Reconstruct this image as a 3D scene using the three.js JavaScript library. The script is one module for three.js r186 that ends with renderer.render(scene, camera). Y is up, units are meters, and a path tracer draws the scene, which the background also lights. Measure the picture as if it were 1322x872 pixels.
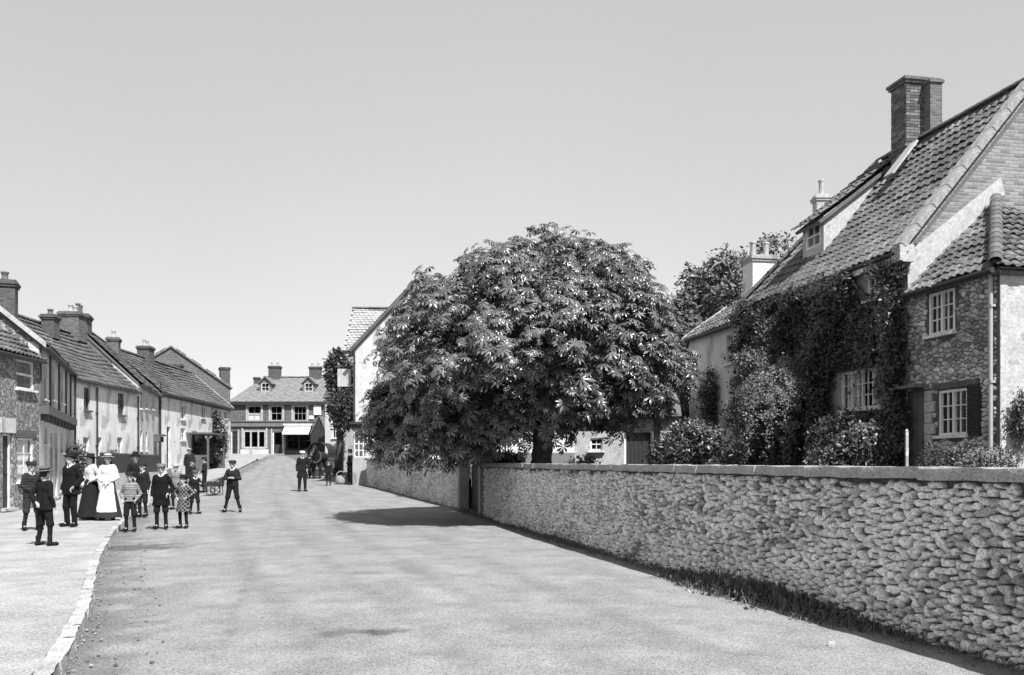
import * as THREE from 'three';
import { mergeGeometries, mergeVertices } from 'three/addons/utils/BufferGeometryUtils.js';

// ---------------------------------------------------------------- camera, sky, sun, exposure
const F = 1200, CX = 661, HY = 600, EYE = 1.55;          // focal length in photograph pixels, principal column, horizon row, eye height
const lerp = (a, b, t) => a + (b - a) * t, clamp = (x, a = 0, b = 1) => Math.min(b, Math.max(a, x));
const scene = new THREE.Scene();
const camera = new THREE.PerspectiveCamera(2 * Math.atan(600 / F) * 180 / Math.PI, 1322 / 872, 0.1, 2000);
camera.position.set(0, EYE, 0);
camera.lookAt(0, EYE, -10);
camera.aspect = 1322 / 1200;
camera.setViewOffset(1322, 1200, 0, 0, 1322, 872);       // rising front of a plate camera
const renderer = new THREE.WebGLRenderer({ antialias: true });
renderer.toneMapping = THREE.LinearToneMapping;
renderer.toneMappingExposure = 1.9;
renderer.shadowMap.enabled = true;
{ // pale, slightly uneven sky without colour
  const w = 512, h = 256, a = new Float32Array(w * h * 4);
  for (let j = 0; j < h; j++) for (let i = 0; i < w; i++) {
    const e = ((j + .5) / h - .5) * Math.PI, k = Math.exp(-Math.max(e, 0) * 4.2);
    const az = i / w * 2 * Math.PI, cl = fbm(3 + 1.6 * Math.cos(az) * Math.cos(e), 3 + 1.6 * Math.sin(az) * Math.cos(e) + 2 * e, 4, 0, 7) - .5, v = (.262 + .34 * k) * (1 + .16 * cl), o = (j * w + i) * 4;
    a[o] = a[o + 1] = a[o + 2] = v; a[o + 3] = 1;
  }
  const t = new THREE.DataTexture(a, w, h, THREE.RGBAFormat, THREE.FloatType);
  t.mapping = THREE.EquirectangularReflectionMapping; t.magFilter = t.minFilter = THREE.LinearFilter; t.needsUpdate = true;
  scene.background = t; scene.environment = t;
}
const sun = new THREE.DirectionalLight(new THREE.Color(1, 1, 1), 4.5);
sun.position.set(30.3, 80.9, 50.4).add(new THREE.Vector3(-5, 0, -35));
sun.target.position.set(-5, 0, -35);
sun.castShadow = true; sun.shadow.mapSize.set(4096, 4096); sun.shadow.radius = 1.2;
Object.assign(sun.shadow.camera, { left: -70, right: 70, top: 70, bottom: -70, near: 1, far: 260 });
scene.add(sun, sun.target);

// ---------------------------------------------------------------- helpers
const V = (x, y, z) => new THREE.Vector3(x, y, z);
function RNG(s) { return () => { s |= 0; s = s + 0x6D2B79F5 | 0; let t = Math.imul(s ^ s >>> 15, 1 | s); t = t + Math.imul(t ^ t >>> 7, 61 | t) ^ t; return ((t ^ t >>> 14) >>> 0) / 4294967296; }; }
const R = RNG(1907);
const rr = (a, b) => a + (b - a) * R();
const sst = (a, b, x) => { const t = clamp((x - a) / (b - a)); return t * t * (3 - 2 * t); };
function hash(i, j, k = 0) { let h = Math.imul(i, 374761393) + Math.imul(j, 668265263) + Math.imul(k, 2147483647 - 58831); h = Math.imul(h ^ h >>> 13, 1274126177); return ((h ^ h >>> 16) >>> 0) / 4294967296; }
function vnoise(x, y, per = 0, k = 0) {
  const xi = Math.floor(x), yi = Math.floor(y), fx = x - xi, fy = y - yi, u = fx * fx * (3 - 2 * fx), v = fy * fy * (3 - 2 * fy);
  const m = (a) => per ? ((a % per) + per) % per : a;
  const a = hash(m(xi), m(yi), k), b = hash(m(xi + 1), m(yi), k), c = hash(m(xi), m(yi + 1), k), d = hash(m(xi + 1), m(yi + 1), k);
  return lerp(lerp(a, b, u), lerp(c, d, u), v);
}
function noise3(x, y, z) { const zi = Math.floor(z), f = z - zi, w = f * f * (3 - 2 * f); return lerp(vnoise(x, y, 0, zi), vnoise(x, y, 0, zi + 1), w) * 2 - 1; }
function fbm(x, y, oct = 4, per = 0, k = 0) { let s = 0, a = .5, n = 0; for (let o = 0; o < oct; o++) { s += a * vnoise(x, y, per, k + o * 7); n += a; a *= .5; x *= 2; y *= 2; per *= 2; } return s / n; }
const px2x = (px, d) => (px - CX) / F * d, yAt = (py, d) => EYE + (HY - py) / F * d;
function curve(pts) { // smooth monotone-ish interpolation through (a,b) pairs
  return (x) => {
    if (x <= pts[0][0]) return pts[0][1] + (x - pts[0][0]) * (pts[1][1] - pts[0][1]) / (pts[1][0] - pts[0][0]) * (pts.flat0 ? 0 : 1);
    for (let i = 0; i < pts.length - 1; i++) if (x <= pts[i + 1][0]) {
      const [x0, y0] = pts[i], [x1, y1] = pts[i + 1], s = (y1 - y0) / (x1 - x0);
      const sl = (k) => k <= 0 || k >= pts.length - 1 ? s : ((pts[k][1] - pts[k - 1][1]) / (pts[k][0] - pts[k - 1][0]) + (pts[k + 1][1] - pts[k][1]) / (pts[k + 1][0] - pts[k][0])) / 2;
      const m0 = sl(i), m1 = sl(i + 1), h = x1 - x0, t = (x - x0) / h;
      return (2 * t ** 3 - 3 * t * t + 1) * y0 + (t ** 3 - 2 * t * t + t) * h * m0 + (3 * t * t - 2 * t ** 3) * y1 + (t ** 3 - t * t) * h * m1;
    }
    return pts[pts.length - 1][1];
  };
}
const gpts = [[-60, 0], [0, 0], [18, 0.01], [27, .12], [40, .43], [54, .75], [66, 1.4], [84.5, 2.42], [120, 3.2], [200, 3.4]];
const G = curve(gpts);
const kerbX = curve([[-60, -1.2], [-4, -1.0], [0, -1.5], [6.84, -3.35], [15.5, -6.85], [23, -9.6], [31, -11.9], [45, -15], [66, -18.6], [80, -21]]);
const wallX = (d) => d < 29.1 ? 5.695 - .25 * d : -1.58 - .345 * (d - 29.1);
const paveH = (d) => .11 + .08 * sst(40, 56, d) - .1 * sst(66, 80, d);

const used = {};
function numbered(n) { const k = used[n] = (used[n] ?? -1) + 1; return k ? n + '_' + String(k).padStart(3, '0') : n; }
function tag(o, label, category, group, kind) { o.userData.label = label; o.userData.category = category; if (group) o.userData.group = group; if (kind) o.userData.kind = kind; return o; }
function thing(name, label, category, pos = [0, 0, 0], turn = 0, group) {
  const o = new THREE.Group(); o.name = numbered(name); o.position.set(...pos); o.rotation.y = turn; scene.add(o); return tag(o, label, category, group);
}
function mesh(name, geos, m, parent) {
  const list = Array.isArray(geos) ? geos : [geos];
  const g = list.length === 1 ? list[0] : mergeGeometries(list.map((x) => { const y = x.index ? x.toNonIndexed() : x; for (const k of Object.keys(y.attributes)) if (!['position', 'normal', 'uv'].includes(k)) y.deleteAttribute(k); return y; }));
  const o = new THREE.Mesh(g, m); o.name = name; parent.add(o); return o;
}
function structure(name, geo, m) { const o = mesh(numbered(name), geo, m, scene); o.userData.kind = 'structure'; return o; }
function group(name, parent) { const o = new THREE.Group(); o.name = name; parent.add(o); return o; }

function box(w, h, d, x = 0, y = 0, z = 0) { // base-centred on x,z; y is the bottom; uv in metres
  const g = new THREE.BoxGeometry(w, h, d), p = g.attributes.position, n = g.attributes.normal, u = g.attributes.uv;
  for (let i = 0; i < p.count; i++) {
    const ax = Math.abs(n.getX(i)), ay = Math.abs(n.getY(i));
    if (ax > .5) u.setXY(i, p.getZ(i), p.getY(i)); else if (ay > .5) u.setXY(i, p.getX(i), p.getZ(i)); else u.setXY(i, p.getX(i), p.getY(i));
  }
  g.translate(x, y + h / 2, z); return g;
}
function cyl(r0, r1, h, x, y, z, seg = 12) { const g = new THREE.CylinderGeometry(r1, r0, h, seg); g.translate(x, y + h / 2, z); return g; }
function bar(a, b, r, seg = 6) { const v = b.clone().sub(a), L = v.length(), g = new THREE.CylinderGeometry(r, r, L, seg); g.applyQuaternion(new THREE.Quaternion().setFromUnitVectors(V(0, 1, 0), v.normalize())); g.translate(...a.clone().add(b).multiplyScalar(.5).toArray()); return g; }
function poly(pts, thick = 0) { // planar convex polygon in 3-D with uv in metres, optional thickness backwards
  const n = V(0, 0, 0), a = pts[0]; for (let i = 1; i < pts.length - 1; i++) n.add(pts[i].clone().sub(a).cross(pts[i + 1].clone().sub(a))); n.normalize();
  const e = pts[1].clone().sub(a).normalize(), f = n.clone().cross(e), P = [], N = [], U = [];
  const put = (q, m, uv) => { P.push(q.x, q.y, q.z); N.push(m.x, m.y, m.z); U.push(...uv); };
  const uvOf = (q) => { const r = q.clone().sub(a); return [r.dot(e), r.dot(f)]; };
  const back = pts.map((q) => q.clone().addScaledVector(n, -thick)), m = n.clone().negate();
  for (let i = 1; i < pts.length - 1; i++) for (const q of [pts[0], pts[i], pts[i + 1]]) put(q, n, uvOf(q));
  if (thick) {
    for (let i = 1; i < pts.length - 1; i++) for (const q of [back[0], back[i + 1], back[i]]) put(q, m, uvOf(q));
    for (let i = 0; i < pts.length; i++) { const j = (i + 1) % pts.length, A = pts[i], B = pts[j], L = A.distanceTo(B), s = B.clone().sub(A).cross(n).normalize(); for (const [q, uv] of [[A, [0, 0]], [back[i], [0, thick]], [back[j], [L, thick]], [A, [0, 0]], [back[j], [L, thick]], [B, [L, 0]]]) put(q, s, uv); }
  }
  const g = new THREE.BufferGeometry(); g.setAttribute('position', new THREE.Float32BufferAttribute(P, 3)); g.setAttribute('normal', new THREE.Float32BufferAttribute(N, 3)); g.setAttribute('uv', new THREE.Float32BufferAttribute(U, 2)); return g;
}
function wallSheet(outline, holes, thick = .3) { // vertical wall in the local xy plane, front at z = 0
  const s = new THREE.Shape(outline.map(([x, y]) => new THREE.Vector2(x, y)));
  for (const [x0, y0, x1, y1] of holes) s.holes.push(new THREE.Path([[x0, y0], [x1, y0], [x1, y1], [x0, y1]].map(([x, y]) => new THREE.Vector2(x, y))));
  const g = new THREE.ExtrudeGeometry(s, { depth: thick, bevelEnabled: false }); g.translate(0, 0, -thick); return g;
}

// ---------------------------------------------------------------- textures and materials (no colour: the photograph has none)
function tex(size, metres, fn) { // fn(u,v) -> [tone, height], both 0..1, periodic
  const a = new Uint8Array(size * size * 4), b = new Uint8Array(size * size * 4);
  for (let j = 0; j < size; j++) for (let i = 0; i < size; i++) {
    const [c, h] = fn(i / size, j / size), o = (j * size + i) * 4, s = clamp(c), q = s <= .0031308 ? 12.92 * s : 1.055 * s ** (1 / 2.4) - .055;
    a[o] = a[o + 1] = a[o + 2] = q * 255; b[o] = b[o + 1] = b[o + 2] = clamp(h) * 255; a[o + 3] = b[o + 3] = 255;
  }
  const mk = (d, srgb) => { const t = new THREE.DataTexture(d, size, size); t.wrapS = t.wrapT = THREE.RepeatWrapping; t.magFilter = THREE.LinearFilter; t.minFilter = THREE.LinearMipmapLinearFilter; t.generateMipmaps = true; t.repeat.set(1 / metres, 1 / metres); if (srgb) t.colorSpace = THREE.SRGBColorSpace; t.needsUpdate = true; return t; };
  return { map: mk(a, true), bump: mk(b, false) };
}
function worley(x, y, per, k = 0, sx = 1, sy = 1) { // distance to nearest and second nearest, id
  const xi = Math.floor(x), yi = Math.floor(y); let d1 = 9, d2 = 9, id = 0; const m = (a) => ((a % per) + per) % per;
  for (let j = -1; j < 2; j++) for (let i = -1; i < 2; i++) { const cx = m(xi + i), cy = m(yi + j), dx = (xi + i + .15 + .7 * hash(cx, cy, k) - x) * sx, dy = (yi + j + .15 + .7 * hash(cx, cy, k + 1) - y) * sy, d = Math.hypot(dx, dy); if (d < d1) { d2 = d1; d1 = d; id = hash(cx, cy, k + 2); } else if (d < d2) d2 = d; }
  return [d1, d2, id];
}
const T = {
  grit: tex(1024, 2.6, (u, v) => { const n = fbm(u * 8, v * 8, 5, 8), f = vnoise(u * 256, v * 256, 256, 3), [d1, , id] = worley(u * 96, v * 96, 96, 5), st = d1 < .3 && id > .55 ? 1 : 0; return [.62 + .36 * (n - .5) + .52 * (f - .5) + st * (id - .75) * .9, .35 * n + .3 * f + st * .4]; }),
  plaster: tex(512, 2.2, (u, v) => { const n = fbm(u * 6, v * 6, 5, 6, 20), f = vnoise(u * 128, v * 128, 128, 3), s = fbm(u * 24, v * 3, 3, 3, 9); const c = vnoise(u * 3, v * 3, 3, 77); const st = sst(.56, .72, s) * sst(.4, .62, n), pt = sst(.6, .7, fbm(u * 4, v * 4, 4, 4, 120)); return [.86 + .3 * (n - .5) + .14 * (f - .5) + .1 * (c - .5) - .3 * st - .26 * pt, .6 * n + .4 * f - .2 * pt]; }),
  lime: tex(512, 1.9, (u, v) => { const n = fbm(u * 8, v * 8, 5, 8, 31), [d1, d2, id] = worley(u * 14, v * 22, 14 * 22, 8), e = clamp((d2 - d1) * 3), bare = sst(.6, .72, n) * (id > .45 ? 1 : 0); const g2 = fbm(u * 40, v * 40, 3, 40, 130); return [.8 + .45 * (n - .5) + .4 * (g2 - .5) - .3 * bare, .45 * e + .4 * n]; }),
  flint: tex(1024, 1.8, (u, v) => { const per = 24, [d1, d2, id] = worley(u * per, v * per, per, 12), e = sst(.03, .2, d2 - d1), n = fbm(u * 64, v * 64, 2, 64); return [lerp(.62, .18 + .75 * id * id, e) + .25 * (n - .5), e * (.6 + .4 * id) + .15 * n]; }),
  brick: tex(1024, 1.8, (u, v) => { const rows = 24, cols = 8, r = Math.floor(v * rows), x = u * cols + (r % 2) * .5, c = Math.floor(x), fx = x - c, fy = v * rows - r, e = Math.min(Math.min(fx, 1 - fx) * 3.3, Math.min(fy, 1 - fy)), m = sst(.05, .13, e), id = hash(((c % cols) + cols) % cols, r, 4), n = fbm(u * 80, v * 80, 2, 80); return [lerp(1.0, .45 + .5 * id, m) + .25 * (n - .5), m * (.75 + .25 * n)]; }),
  slate: tex(512, 1.6, (u, v) => { const rows = 8, cols = 6, r = Math.floor(v * rows), x = u * cols + (r % 2) * .5, c = Math.floor(x), fx = x - c, fy = v * rows - r, id = hash(((c % cols) + cols) % cols, r, 9), m = sst(.0, .06, Math.min(fx, 1 - fx)) * sst(0, .14, fy), n = fbm(u * 40, v * 40, 3, 40); return [(.5 + .4 * id + .2 * (n - .5)) * lerp(.35, 1, m), m * (1 - fy * .7)]; }),
  clay: tex(512, 1.1, (u, v) => { const n = fbm(u * 9, v * 9, 5, 9, 41), l = sst(.56, .68, fbm(u * 16, v * 16, 3, 16, 51)); return [.62 + .4 * (n - .5) + .5 * l, .6 * n + .4 * l]; }),
  stone: tex(512, .55, (u, v) => { const n = fbm(u * 7, v * 7, 5, 7, 61), p = sst(.6, .75, vnoise(u * 40, v * 40, 40, 8)), l = sst(.58, .7, fbm(u * 5, v * 5, 3, 5, 99)); return [.86 + .4 * (n - .5) - .22 * p - .16 * l, .7 * n - .4 * p + .2]; }),
  wood: tex(512, 1.2, (u, v) => { const g = fbm(u * 60, v * 3, 3, 0, 71), n = vnoise(u * 5, v * 5, 5, 72); return [.7 + .5 * (g - .5) + .2 * (n - .5), g]; }),
  bark: tex(512, .8, (u, v) => { const g = fbm(u * 14 + 2 * vnoise(u * 5, v * 5, 5, 4), v * 4, 4, 0, 81); return [.55 + .8 * (g - .5), g]; }),
  cloth: tex(256, .3, (u, v) => { const n = fbm(u * 6, v * 6, 4, 6, 91), f = vnoise(u * 64, v * 64, 64, 92); return [.8 + .35 * (n - .5) + .3 * (f - .5), .5 * n + .5 * f]; }),
};
function mat(a, { t, bump = .004, rough = .9, rep, ...o } = {}) {
  const p = { color: new THREE.Color().setRGB(a, a, a), roughness: rough, ...o };
  if (t) { p.map = t.map; p.bumpMap = t.bump; p.bumpScale = bump; }
  return new THREE.MeshStandardMaterial(p);
}
const M = {
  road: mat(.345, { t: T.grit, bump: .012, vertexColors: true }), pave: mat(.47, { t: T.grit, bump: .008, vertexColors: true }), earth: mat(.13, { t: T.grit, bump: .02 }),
  ground: mat(.16, { t: T.grit, bump: .03 }), kerb: mat(.5, { t: T.plaster, bump: .004 }),
  mortar: mat(.15, { t: T.grit, bump: .02 }), coping: mat(.38, { t: T.stone, bump: .012 }),
  white: mat(.75, { t: T.plaster, bump: .012 }), cream: mat(.62, { t: T.plaster, bump: .012 }), lime: mat(.52, { t: T.lime, bump: .004 }), render: mat(.42, { t: T.plaster, bump: .015 }),
  flint: mat(.46, { t: T.flint, bump: .03 }), brick: mat(.17, { t: T.brick, bump: .012 }), palebrick: mat(.3, { t: T.brick, bump: .016 }), darkbrick: mat(.12, { t: T.brick, bump: .012 }), brickcore: mat(.42, { t: T.grit, bump: .006 }),
  slate: mat(.24, { t: T.slate, bump: .015 }), tile: mat(.2, { t: T.clay, bump: .006, vertexColors: true }), underlay: mat(.16, { t: T.wood, bump: .003 }),
  paint: mat(.96, { t: T.wood, bump: .001, rough: .6 }), dark: mat(.035, { t: T.wood, bump: .002, rough: .6 }), timber: mat(.13, { t: T.wood, bump: .004 }), greywood: mat(.22, { t: T.wood, bump: .004 }),
  offwhite: mat(.55, { t: T.wood, bump: .001, rough: .7 }), iron: mat(.04, { rough: .55, metalness: .3 }), lead: mat(.45, { t: T.plaster, bump: .004, rough: .7 }), pot: mat(.55, { t: T.clay, bump: .004 }), darkpot: mat(.16, { t: T.clay, bump: .004 }),
  curtain: mat(.7, { t: T.cloth, bump: .003 }), canvas: mat(.72, { t: T.cloth, bump: .004 }),
  bark: mat(.11, { t: T.bark, bump: .03 }), soil: mat(.09, { t: T.grit, bump: .03 }),
  glass: new THREE.MeshPhysicalMaterial({ color: 0xffffff, roughness: .03, transmission: 1, thickness: 0, ior: 1.28 }),
};
const tones = (b, list, o) => list.map((k) => mat(b * k, o));
M.tiles = tones(.15, [.6, .8, 1, 1.2, 1.6], { t: T.clay, bump: .006 });
M.darktiles = tones(.095, [.6, .8, 1, 1.2, 1.6], { t: T.clay, bump: .006 });
M.stones = tones(.86, [.4, .66, .88, 1.03, 1.1, 1.15], { t: T.stone, bump: .03 });
M.bricks = tones(.2, [.6, .8, 1, 1.25, 1.7], { t: T.clay, bump: .006 });
const leafMat = (a, rough = .5) => new THREE.MeshPhysicalMaterial({ color: new THREE.Color().setRGB(a, a, a), roughness: rough, side: THREE.DoubleSide });
M.chestnut = leafMat(.135, .27); M.creeper = leafMat(.055, .38); M.shrub = leafMat(.065, .4); M.pale = leafMat(.3, .6); M.far = leafMat(.1, .7); M.weep = leafMat(.13, .55); M.grass = leafMat(.1, .7);

// ---------------------------------------------------------------- ground, road, pavement
function sheet(nx, ny, at, uvk = 1, col) { // at(i/nx, j/ny) -> Vector3, uv from world x,z in metres
  const P = [], U = [], C = [], I = [];
  for (let j = 0; j <= ny; j++) for (let i = 0; i <= nx; i++) { const p = at(i / nx, j / ny); P.push(p.x, p.y, p.z); U.push(p.x * uvk, p.z * uvk); if (col) { const c = col(p); C.push(c, c, c); } }
  for (let j = 0; j < ny; j++) for (let i = 0; i < nx; i++) { const a = j * (nx + 1) + i, b = a + 1, c = a + nx + 1, d = c + 1; I.push(a, b, d, a, d, c); }
  const g = new THREE.BufferGeometry(); g.setAttribute('position', new THREE.Float32BufferAttribute(P, 3)); g.setAttribute('uv', new THREE.Float32BufferAttribute(U, 2)); if (col) g.setAttribute('color', new THREE.Float32BufferAttribute(C, 3)); g.setIndex(I); g.computeVertexNormals(); return g;
}
structure('ground', sheet(60, 120, (u, v) => { const d = -60 + 700 * v * v + 60 * v; return V(-300 + 600 * u, G(d) - .12, -d); }), M.ground);
const stains = [[-6.9, 17.2, 1.0, .7, .42], [-1.5, 8.45, .3, .25, .6], [-1.15, 8.5, .2, .2, .5], [-3.4, 9.2, .2, .14, .7], [-7, 24, .7, .5, .8], [-2.1, 13, .3, .25, .8], [-5, 21, .4, .3, .75], [-4.1, 26, .6, .4, .8], [-8, 31, .7, .5, .8]];
const roadTone = (p) => {
  const d = -p.z, x = p.x, u = (x - kerbX(d)) / (wallX(d) - kerbX(d)), wv = u + .02 * (fbm(d * .25, 1, 2, 0, 2) - .5); let c = 1 + .12 * (fbm(x * 1.3, d * .22, 4, 0, 3) - .5) + .2 * (fbm(x * 4, d * 1.4, 3, 0, 13) - .5);
  for (const [m, hw, k] of [[.27, .022, .13], [.42, .02, .12], [.55, .02, .13], [.71, .024, .12]]) c *= 1 - k * (1 - sst(hw * .3, hw * 1.6, Math.abs(wv - m))) * (.4 + 1.2 * fbm(x * 2, d * .9, 3, 0, 63));   // wheel-worn dirt tracks
  for (const [sx, sd, rx, rd, k] of stains) { const q = Math.hypot((x - sx) / rx, (d - sd) / rd) + 1.9 * (fbm(x * 6, d * 6, 4, 0, 23) - .5); c *= lerp(k, 1, sst(.45, 1.1, q)); }
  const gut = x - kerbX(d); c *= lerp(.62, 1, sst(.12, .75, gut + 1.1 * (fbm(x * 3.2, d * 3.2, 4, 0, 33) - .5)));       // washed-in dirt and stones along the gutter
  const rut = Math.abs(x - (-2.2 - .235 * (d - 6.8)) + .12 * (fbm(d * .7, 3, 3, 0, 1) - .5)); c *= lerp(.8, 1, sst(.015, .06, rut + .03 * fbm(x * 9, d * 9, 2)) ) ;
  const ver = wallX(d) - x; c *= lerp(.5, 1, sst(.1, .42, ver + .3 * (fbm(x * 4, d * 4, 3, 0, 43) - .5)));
  return c;
};
const roadD = (v) => -20 + 26 * Math.min(v / .1, 1) + (v > .1 ? 110 * ((v - .1) / .9) ** 1.6 : 0);
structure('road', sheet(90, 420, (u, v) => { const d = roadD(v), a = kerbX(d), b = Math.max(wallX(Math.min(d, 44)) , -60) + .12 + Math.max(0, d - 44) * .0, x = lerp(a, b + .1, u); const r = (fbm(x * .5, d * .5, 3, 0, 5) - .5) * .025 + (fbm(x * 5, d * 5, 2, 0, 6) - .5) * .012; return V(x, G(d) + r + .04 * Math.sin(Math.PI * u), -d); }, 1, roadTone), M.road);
structure('pavement', sheet(40, 200, (u, v) => { const d = -20 + 110 * v, a = kerbX(d) - .09, x = lerp(-34, a, u ** .5); const r = (fbm(x * .6, d * .6, 3, 0, 15) - .5) * .04; return V(x, G(d) + paveH(d) - .005 + r, -d); }, 1, (p) => 1 + .3 * (fbm(p.x * .9, p.z * .9, 4, 0, 8) - .5)), M.pave);
const gardenY = (x, d) => 1.03 + .32 * G(d) + .08 * (fbm(x * .4, d * .4, 3, 0, 4) - .5);
structure('garden_ground', sheet(50, 80, (u, v) => { const d = -8 + 54 * v, x = lerp(wallX(d) + .2, 45, u * u); return V(x, gardenY(x, d), -d); }), M.soil);
{ // kerb stones
  const k = thing('kerb', 'line of pale dressed kerb stones edging the left pavement', 'kerb'); k.userData.kind = 'structure';
  const kerbM = tones(.48, [.78, .92, 1, 1.1], { t: T.stone, bump: .006 }); let d = 3.2; const g0 = new THREE.BoxGeometry(1, 1, 1, 4, 2, 2);
  while (d < 84) {
    const L = rr(.55, 1.0) * (d > 30 ? 1.6 : 1), a = V(kerbX(d), G(d), -d), d2 = d + L * .94, b = V(kerbX(d2), G(d2), -d2), m = a.clone().add(b).multiplyScalar(.5), dir = b.clone().sub(a), len = dir.length();
    const g = g0.clone(), p = g.attributes.position, hh = paveH(d) + .16;
    for (let i = 0; i < p.count; i++) { let x = p.getX(i) * (len - .03), y = p.getY(i), z = p.getZ(i) * .14; if (y > .4) { x *= .985; z *= .86; } y *= hh; p.setXYZ(i, x + rr(-.009, .009), y + rr(-.008, .008), z + rr(-.011, .011)); }
    const q = g.attributes.uv; for (let i = 0; i < q.count; i++) q.setXY(i, p.getX(i) + d, p.getZ(i) + p.getY(i));
    const w = mergeVertices(g); w.computeVertexNormals();
    const o = mesh('kerb_stone', w, kerbM[Math.floor(R() * 4)], k); o.position.copy(m); o.position.x -= .04; o.position.y += paveH(d) - hh / 2 + .012; o.rotation.y = Math.atan2(-dir.z, dir.x) + Math.PI * 0; o.rotation.z = rr(-.012, .012); o.rotateX(rr(-.05, .05)); o.position.y += rr(-.012, .006); d = d2;
  }
}
// ---------------------------------------------------------------- stones, tiles, bricks
function clipHalf(poly2, mx, my, nx, ny) { const out = []; for (let i = 0; i < poly2.length; i++) { const A = poly2[i], B = poly2[(i + 1) % poly2.length], da = (A[0] - mx) * nx + (A[1] - my) * ny, db = (B[0] - mx) * nx + (B[1] - my) * ny; if (da <= 0) out.push(A); if ((da < 0) !== (db < 0)) { const t = da / (da - db); out.push([lerp(A[0], B[0], t), lerp(A[1], B[1], t)]); } } return out; }
function stoneFrom(pg, dp, rnd) { // one rubble stone: split-faced lump over its own outline, about 60 triangles, sides running back into the joint
  let q = []; for (let i = 0; i < pg.length; i++) { const A = pg[i], B = pg[(i + 1) % pg.length]; q.push([lerp(A[0], B[0], .2), lerp(A[1], B[1], .2)], [lerp(A[0], B[0], .8), lerp(A[1], B[1], .8)]); }
  q = q.map(([x, y]) => [x * (1 + .1 * (rnd() - .5)), y * (1 + .1 * (rnd() - .5))]); const n = q.length, P = [0, 0, dp], U = [0, 0], I = [], tx = (rnd() - .5) * .5, ty = (rnd() - .35) * .5, uo = rnd() * 9, ring = (k, z, j) => q.forEach(([x, y]) => { P.push(x * k, y * k, z * (1 + j * (rnd() - .5)) + (z > 0 ? (x * tx + y * ty) * (1 - k * .4) : 0)); U.push(x * k + uo, y * k + uo); }); U[0] = U[1] = uo;
  ring(.7, dp * .93, .5); ring(.97, dp * .35, .7); ring(1, -.045, 0);
  for (let i = 0; i < n; i++) { const j = (i + 1) % n; I.push(0, 1 + i, 1 + j); for (let k = 0; k < 2; k++) { const a = 1 + k * n + i, b2 = 1 + k * n + j, c = a + n, d = b2 + n; I.push(a, c, d, a, d, b2); } }
  const g = new THREE.BufferGeometry(); g.setAttribute('position', new THREE.Float32BufferAttribute(P, 3)); g.setAttribute('uv', new THREE.Float32BufferAttribute(U, 2)); g.setIndex(I); const h = rnd() < .7 ? g.toNonIndexed() : g; h.computeVertexNormals(); return h;
}
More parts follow.
